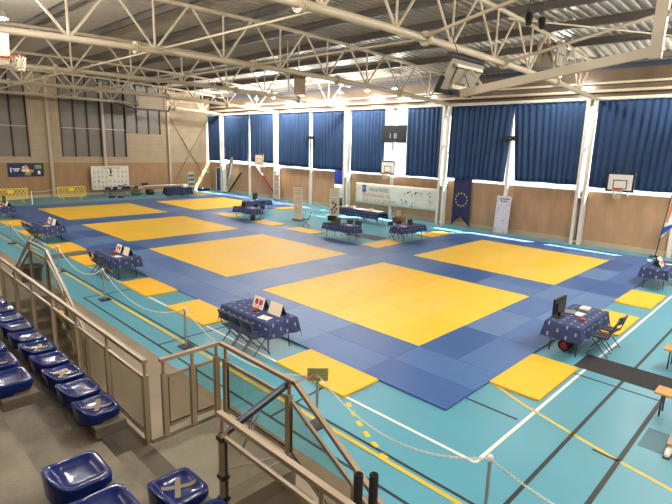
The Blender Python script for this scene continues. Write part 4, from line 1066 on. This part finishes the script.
for k in range(3):
    rows.append((-8.17, -2.74-.5*k, 2.27, 'plain blue stand seat, second row, %s on this side of the aisle' % ordn(k), 'second row seats on the near side of the aisle', False))
rows.sort(key=lambda r: r[5])
for r_ in rows: seat(*r_)
def seat_beam(x, y0, y1, z, zt, lab):
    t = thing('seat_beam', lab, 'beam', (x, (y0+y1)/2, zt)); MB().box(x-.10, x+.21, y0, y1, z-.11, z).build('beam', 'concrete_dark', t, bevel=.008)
    y = y0+.3
    while y < y1:
        MB().box(x-.06, x-.02, y-.05, y+.05, zt, z-.1).build('foot', 'dark_grey', t); y += 1.0
ZO = .12
seat_beam(-7.52, -1.48, 4.8, 1.90-ZO, T1, 'grey beam carrying the front row seats beyond the aisle'); seat_beam(-8.17, -1.08, 2.2, 2.27-ZO, T2, 'grey beam carrying the second row seats beyond the aisle')
seat_beam(-7.52, -4.2, -2.67, 1.90-ZO, T1, 'grey beam carrying the front row seats beside the landing'); seat_beam(-8.17, -4.1, -2.5, 2.27-ZO, T2, 'grey beam carrying the second row seats on this side of the aisle')

# glass railings
def railing(name, lab, path, H, posts, low=.1, grabcap=True, parent=None):
    """path: list of (x,y,zbase); posts: list of parameters along each leg [(leg, t)]"""
    t = thing(name, lab, 'railing', (path[0][0], path[0][1], path[0][2]))
    P = [Vector(p) for p in path]; up = Vector((0, 0, 1))
    r = MB()
    for a, b in zip(P[:-1], P[1:]):
        d = (b-a).normalized(); r.bar(a+up*H-d*.02, b+up*H+d*.02, .052, .04)
    r.build('handrail', 'taupe', t)
    pts = [P[l].lerp(P[l+1], f) for l, f in posts]
    for p in pts:
        m = MB(); m.box(p.x-.03, p.x+.03, p.y-.026, p.y+.026, p.z, p.z+H-.16); m.tube([(p.x, p.y, p.z+H-.17), (p.x, p.y, p.z+H-.01)], .02, 8)
        m.build('post', 'taupe', t)
    bk = MB()
    legs = {}
    for (l, f), p in zip(posts, pts): legs.setdefault(l, []).append(p)
    allp = pts
    for a, b in zip(allp[:-1], allp[1:]):
        d = (b-a); L = d.length; d.normalize(); a2, b2 = a+d*.045, b-d*.045
        MB().bar(a2+up*(H-.2), b2+up*(H-.2), .03, .035).build('top_rail', 'taupe', t); MB().bar(a2+up*low, b2+up*low, .03, .035).build('bottom_rail', 'taupe', t)
        g = MB(); n_ = d.cross(up).normalized()*.005
        q = [a2+up*(low+.01), b2+up*(low+.01), b2+up*(H-.21), a2+up*(H-.21)]
        g.add([v+n_ for v in q]+[v-n_ for v in q], [(0, 1, 2, 3), (7, 6, 5, 4), (0, 4, 5, 1), (1, 5, 6, 2), (2, 6, 7, 3), (3, 7, 4, 0)]); g.build('glass_panel', 'smoke_glass', t)
        bk.bar(a2+up*low, a2+up*(H-.21), .014, .014, d); 
        bk.bar(a2+up*(low+.025), b2+up*(low+.025), .014, .014)
    bk.build('gasket', 'black', t)
    return t
H = .97
def ft(y0, y1, ys): return [(0, (y-y0)/(y1-y0)) for y in ys]
railing('glass_railing', 'long taupe railing with smoked glass panels along the front row of seats', [(-7.0, -1.24, T0), (-7.0, 5.2, T0)], H, ft(-1.24, 5.2, [-1.24, -.2, .86, 1.92, 2.98, 4.04, 5.1]))
railing('glass_railing', 'taupe glass railing across the end of the near stair landing', [(-6.85, -1.33, T0+.07), (-6.12, -1.33, T0+.07)], H-.07, [(0, .03), (0, .5), (0, .93)])
sl = .62
railing('glass_railing', 'taupe glass railing on the court side of the near landing and down the near stairs', [(-6.12, -1.33, T0+.07), (-6.12, -2.70, T0+.07), (-6.12, -4.7, T0+.07-2.0*sl)], H-.07, [(0, .085), (0, .93), (1, .42), (1, .95)])
railing('glass_railing', 'taupe glass railing between the front row and the near stairs', [(-6.98, -2.69, T0), (-6.98, -6.6, T0)], H, [(0, .01), (0, .33), (0, .66), (0, .98)])
railing('glass_railing', 'taupe glass railing along the far stair landing, sloping down both ways', [(-6.12, 8.7, T0-2.08*sl), (-6.12, 6.62, T0), (-6.12, 5.32, T0), (-6.12, 3.2, T0-2.12*sl)], H, [(0, .06), (0, .55), (1, .0), (1, .96), (2, .45), (2, .95)])
railing('glass_railing', 'long taupe railing beyond the far stair landing', [(-7.0, 6.7, T0), (-7.0, 18, T0)], H, ft(6.7, 18, [6.7, 8.1, 9.5, 10.9, 12.3, 13.7, 15.1, 16.5, 17.9]))
# the bar closing the stair head, straps, padded tubes
t = thing('barrier_bar', 'dark blue bar tied across the head of the near stairs', 'bar', (-6.55, -2.66, 2.0))
MB().bar((-7.0, -2.73, 2.03), (-6.09, -2.58, 2.17), .04, .075).build('bar_body', 'bar_navy', t, bevel=.01)
MB().bar((-6.98, -2.755, 2.06), (-6.2, -2.625, 2.18), .006, .02).build('edge_strip', 'grey_metal', t)
m = MB(); m.tube([(-6.62, -2.68, 2.05), (-6.78, -2.70, 1.72)], .010, 6); m.tube([(-6.55, -2.68, 2.06), (-6.78, -2.70, 1.72)], .008, 6); m.build('folding_leg', 'grey_metal', t)
for z, l in ((2.0, 'black strap round the stair post, just under the blue bar'), (1.62, 'black strap round the stair post, middle one'), (1.40, 'black strap round the stair post, lowest one')):
    tag(MB().box(-7.02, -6.94, -2.77, -2.68, z-.018, z+.018).build('strap', 'black'), l, 'strap')
for p, q, l in (((-6.95, -2.66, 1.63), (-6.13, -2.66, 1.42), 'thin pale cord from the stair post across the stair head, upper one'), ((-6.95, -2.66, 1.40), (-6.13, -2.66, 1.40), 'thin pale cord from the stair post across the stair head, lower one')):
    tag(MB().tube([p, q], .007, 5).build('cord', 'galv'), l, 'cord')
for x, y, l in ((-6.80, -4.16, 'black foam-covered tube standing on the near stairs, left one'), (-6.725, -4.235, 'black foam-covered tube standing on the near stairs, right one')):
    m = MB(); z0 = .185
    m.lathe([(.032, z0-2.32), (.032, 0), (.026, .004), (.022, -.03), (0, -.035)], (x, y, 2.32), 14)
    tag(m.build('padded_tube', 'black_foam'), l, 'tube')
t = thing('waste_bin', 'black open waste bin standing behind the far stairs', 'bin', (-5.35, 10.0, 0))
m = MB(); m.lathe([(.2, 0), (.29, .86), (.31, .87), (.31, .83), (.275, .8), (.19, .05), (0, .04)], (-5.35, 10.0, 0), 20); m.build('bin_body', 'dark_grey', t)
m = MB(); m.lathe([(.318, .80), (.325, .86), (.29, .89), (.265, .86), (.25, .6)], (-5.35, 10.0, 0), 20); m.build('bin_liner', 'black', t)
tag(MB().box(-6.16, -6.10, 4.45, 4.75, .85, 1.05).build('warning_tape', 'yellow_plastic'), 'yellow tape wrapped on the far stair railing', 'tape')
# benches
def bench(x0, x1, y0, y1, lab):
    t = thing('gym_bench', lab, 'bench', ((x0+x1)/2, (y0+y1)/2, 0))
    MB().box(x0, x1, y0, y1, .41, .45).build('seat', 'wood_bench', t, bevel=.01)
    for y in (y0+.25, y1-.12):
        MB().tube([(x0+.05, y, 0), (x0+.06, y, .41), (x1-.06, y, .41), (x1-.05, y, 0)], .016, 6).build('leg', 'black', t)
    MB().bar(((x0+x1)/2, y0+.25, .38), ((x0+x1)/2, y1-.12, .38), .03, .04).build('stretcher', 'black', t)
bench(.63, 1.0, -6.8, -4.56, 'light wooden bench with black legs at the right edge, nearer the stand'); bench(3.06, 3.54, -6.4, -4.2, 'light wooden bench with black legs at the right edge, beyond the carpet runner')

# ------------------------------------------------------------------ seated person at the right edge (only a foot and shin reach the picture)
def skin(name, nodes, edges, m, parent, sub=2):
    me = bpy.data.meshes.new(name); me.from_pydata([n[0] for n in nodes], edges, []); me.materials.append(MATS[m])
    ob = bpy.data.objects.new(name, me); COL.objects.link(ob)
    if parent: ob.parent = parent
    sk = ob.modifiers.new('skin', 'SKIN'); sk.use_smooth_shade = True
    sv = me.skin_vertices[0].data if me.skin_vertices else None
    if sv is None:
        bpy.context.view_layer.objects.active = ob
        sv = me.skin_vertices.new().data if hasattr(me.skin_vertices, 'new') else None
    if sv:
        for i, n_ in enumerate(nodes): sv[i].radius = (n_[1], n_[1]); sv[i].use_root = (i == 0)
    ss = ob.modifiers.new('sub', 'SUBSURF'); ss.levels = sub; ss.render_levels = sub
    return ob
def limb(pts, rs, name, m, parent, n=12):
    """smooth tapered tube through points"""
    Pn = [Vector(p) for p in pts]; out = []; ro = []
    for i in range(len(Pn)-1):
        p0, p1, p2, p3 = Pn[max(i-1, 0)], Pn[i], Pn[i+1], Pn[min(i+2, len(Pn)-1)]
        for k in range(6):
            t_ = k/6; out.append(.5*((2*p1)+(-p0+p2)*t_+(2*p0-5*p1+4*p2-p3)*t_**2+(-p0+3*p1-3*p2+p3)*t_**3)); ro.append(rs[i]+(rs[i+1]-rs[i])*t_)
    out.append(Pn[-1]); ro.append(rs[-1]); b = MB(); b.tube(out, ro, n); return b
per = thing('person', 'person seated on the nearer bench in pale trousers, one shoe reaching into view', 'person', (.82, -5.4, 0))
b = limb([(.82, -5.4, .5), (.83, -5.4, .7), (.88, -5.4, .95), (.86, -5.4, 1.04), (.84, -5.4, 1.10), (.82, -5.4, 1.16)], [.15, .14, .16, .1, .06, .055], '', '', None, 16)
b.v = [(x, -5.4+(y+5.4)*(1.3 if z < 1.03 else 1.0), z) for x, y, z in b.v]
head = MB(); head.lathe([(0, -.12), (.05, -.11), (.075, -.06), (.085, 0), (.08, .06), (.05, .105), (0, .12)], (.80, -5.4, 1.27), 18); b.add(head.v, head.f, True)
ns = MB(); ns.tube([(.73, -5.4, 1.29), (.70, -5.4, 1.25), (.73, -5.4, 1.24)], [.008, .016, .01], 8); b.add(ns.v, ns.f, True)
for s in (-1, 1):
    a_ = limb([(.87, -5.4+s*.19, .99), (.78, -5.4+s*.24, .75), (.55, -5.4+s*.2, .62), (.47, -5.4+s*.18, .61)], [.05, .043, .034, .03], '', '', None); b.add(a_.v, a_.f, True)
    for q in range(5):
        f = limb([(.47, -5.4+s*.18+(q-2)*.018, .61), (.42, -5.4+s*.17+(q-2)*.02, .60), (.39, -5.4+s*.17+(q-2)*.021, .585)], [.011, .009, .007], '', '', None, 6); b.add(f.v, f.f, True)
    e_ = MB(); e_.lathe([(0, -.03), (.012, -.02), (.014, .01), (0, .03)], (.80, -5.4+s*.085, 1.27), 8); b.add(e_.v, e_.f, True)
b.build('body', 'skin', per)
tr = MB()
for pts, rs in (([(.80, -5.32, .54), (.5, -5.25, .56), (.16, -5.18, .53), (-.2, -5.10, .30), (-.48, -5.07, .12)], [.1, .088, .072, .062, .055]), ([(.80, -5.48, .54), (.55, -5.5, .56), (.34, -5.52, .52), (.33, -5.52, .3), (.34, -5.52, .12)], [.1, .088, .072, .062, .055])):
    q = limb(pts, rs, '', '', None); tr.add(q.v, q.f, True)
tr.build('trousers', 'trouser', per)
for x, y in ((-.52, -5.07), (.3, -5.52)):
    sh = MB(); q = limb([(x+.07, y, .055), (x, y, .06), (x-.1, y, .045), (x-.17, y, .035)], [.04, .05, .042, .03], '', '', None); sh.add(q.v, q.f, True); sh.build('shoe', 'white', per)
for x, y in ((-.52, -5.07), (.3, -5.52)): MB().box(x-.19, x+.09, y-.045, y+.045, 0, .02).build('shoe_sole', 'black', per)
jk = limb([(.82, -5.4, .52), (.83, -5.4, .7), (.88, -5.4, .95), (.87, -5.4, 1.03)], [.17, .158, .178, .11], '', '', None, 16); jk.v = [(x, -5.4+(y+5.4)*1.3, z) for x, y, z in jk.v]
for s in (-1, 1):
    a_ = limb([(.87, -5.4+s*.19, .99), (.78, -5.4+s*.24, .75), (.57, -5.4+s*.2, .63)], [.065, .057, .045], '', '', None); jk.add(a_.v, a_.f, True)
jk.build('jacket', 'jacket', per)
hr = MB(); hr.lathe([(.088, .0), (.094, .04), (.085, .09), (.05, .12), (0, .132)], (.815, -5.4, 1.275), 18); hr.build('hair', 'hair', per)

# ------------------------------------------------------------------ light
W = bpy.data.worlds.new('World'); S.world = W; W.use_nodes = True
bg = W.node_tree.nodes['Background']; bg.inputs[0].default_value = (.80, .90, 1.0, 1); bg.inputs[1].default_value = 2.3
sun = bpy.data.lights.new('sun', 'SUN'); sun.energy = 60; sun.angle = .009; sun.color = (1, .96, .9)
so_ = bpy.data.objects.new('sun', sun); COL.objects.link(so_)
so_.rotation_euler = Vector((-1, .75, -1.6)).to_track_quat('-Z', 'Y').to_euler()
# ------------------------------------------------------------------ camera
yaw, pitch, roll, f = .77498, .21122, .02775, 493.742
fw = Vector((cos(yaw)*cos(pitch), sin(yaw)*cos(pitch), -sin(pitch))); rt = Vector((sin(yaw), -cos(yaw), 0)); up = rt.cross(fw)
r2 = rt*cos(roll)+up*sin(roll); u2 = up*cos(roll)-rt*sin(roll)
cam = bpy.data.cameras.new('camera'); cam.sensor_width = 36; cam.lens = 36*f/672; cam.clip_start = .05; cam.clip_end = 300
co = bpy.data.objects.new('camera', cam); COL.objects.link(co)
M = Matrix((r2, u2, -fw)).transposed().to_4x4(); M.translation = Vector((-9.09583, -6.12784, 4.53192)); co.matrix_world = M
S.camera = co
S.view_settings.view_transform = 'Standard'; S.view_settings.look = 'None'; S.view_settings.gamma = 1; S.view_settings.use_curve_mapping = False
S.view_settings.exposure = .14
S.cycles.max_bounces = 8; S.cycles.transparent_max_bounces = 16; S.cycles.use_denoising = True; S.cycles.sample_clamp_indirect = 6
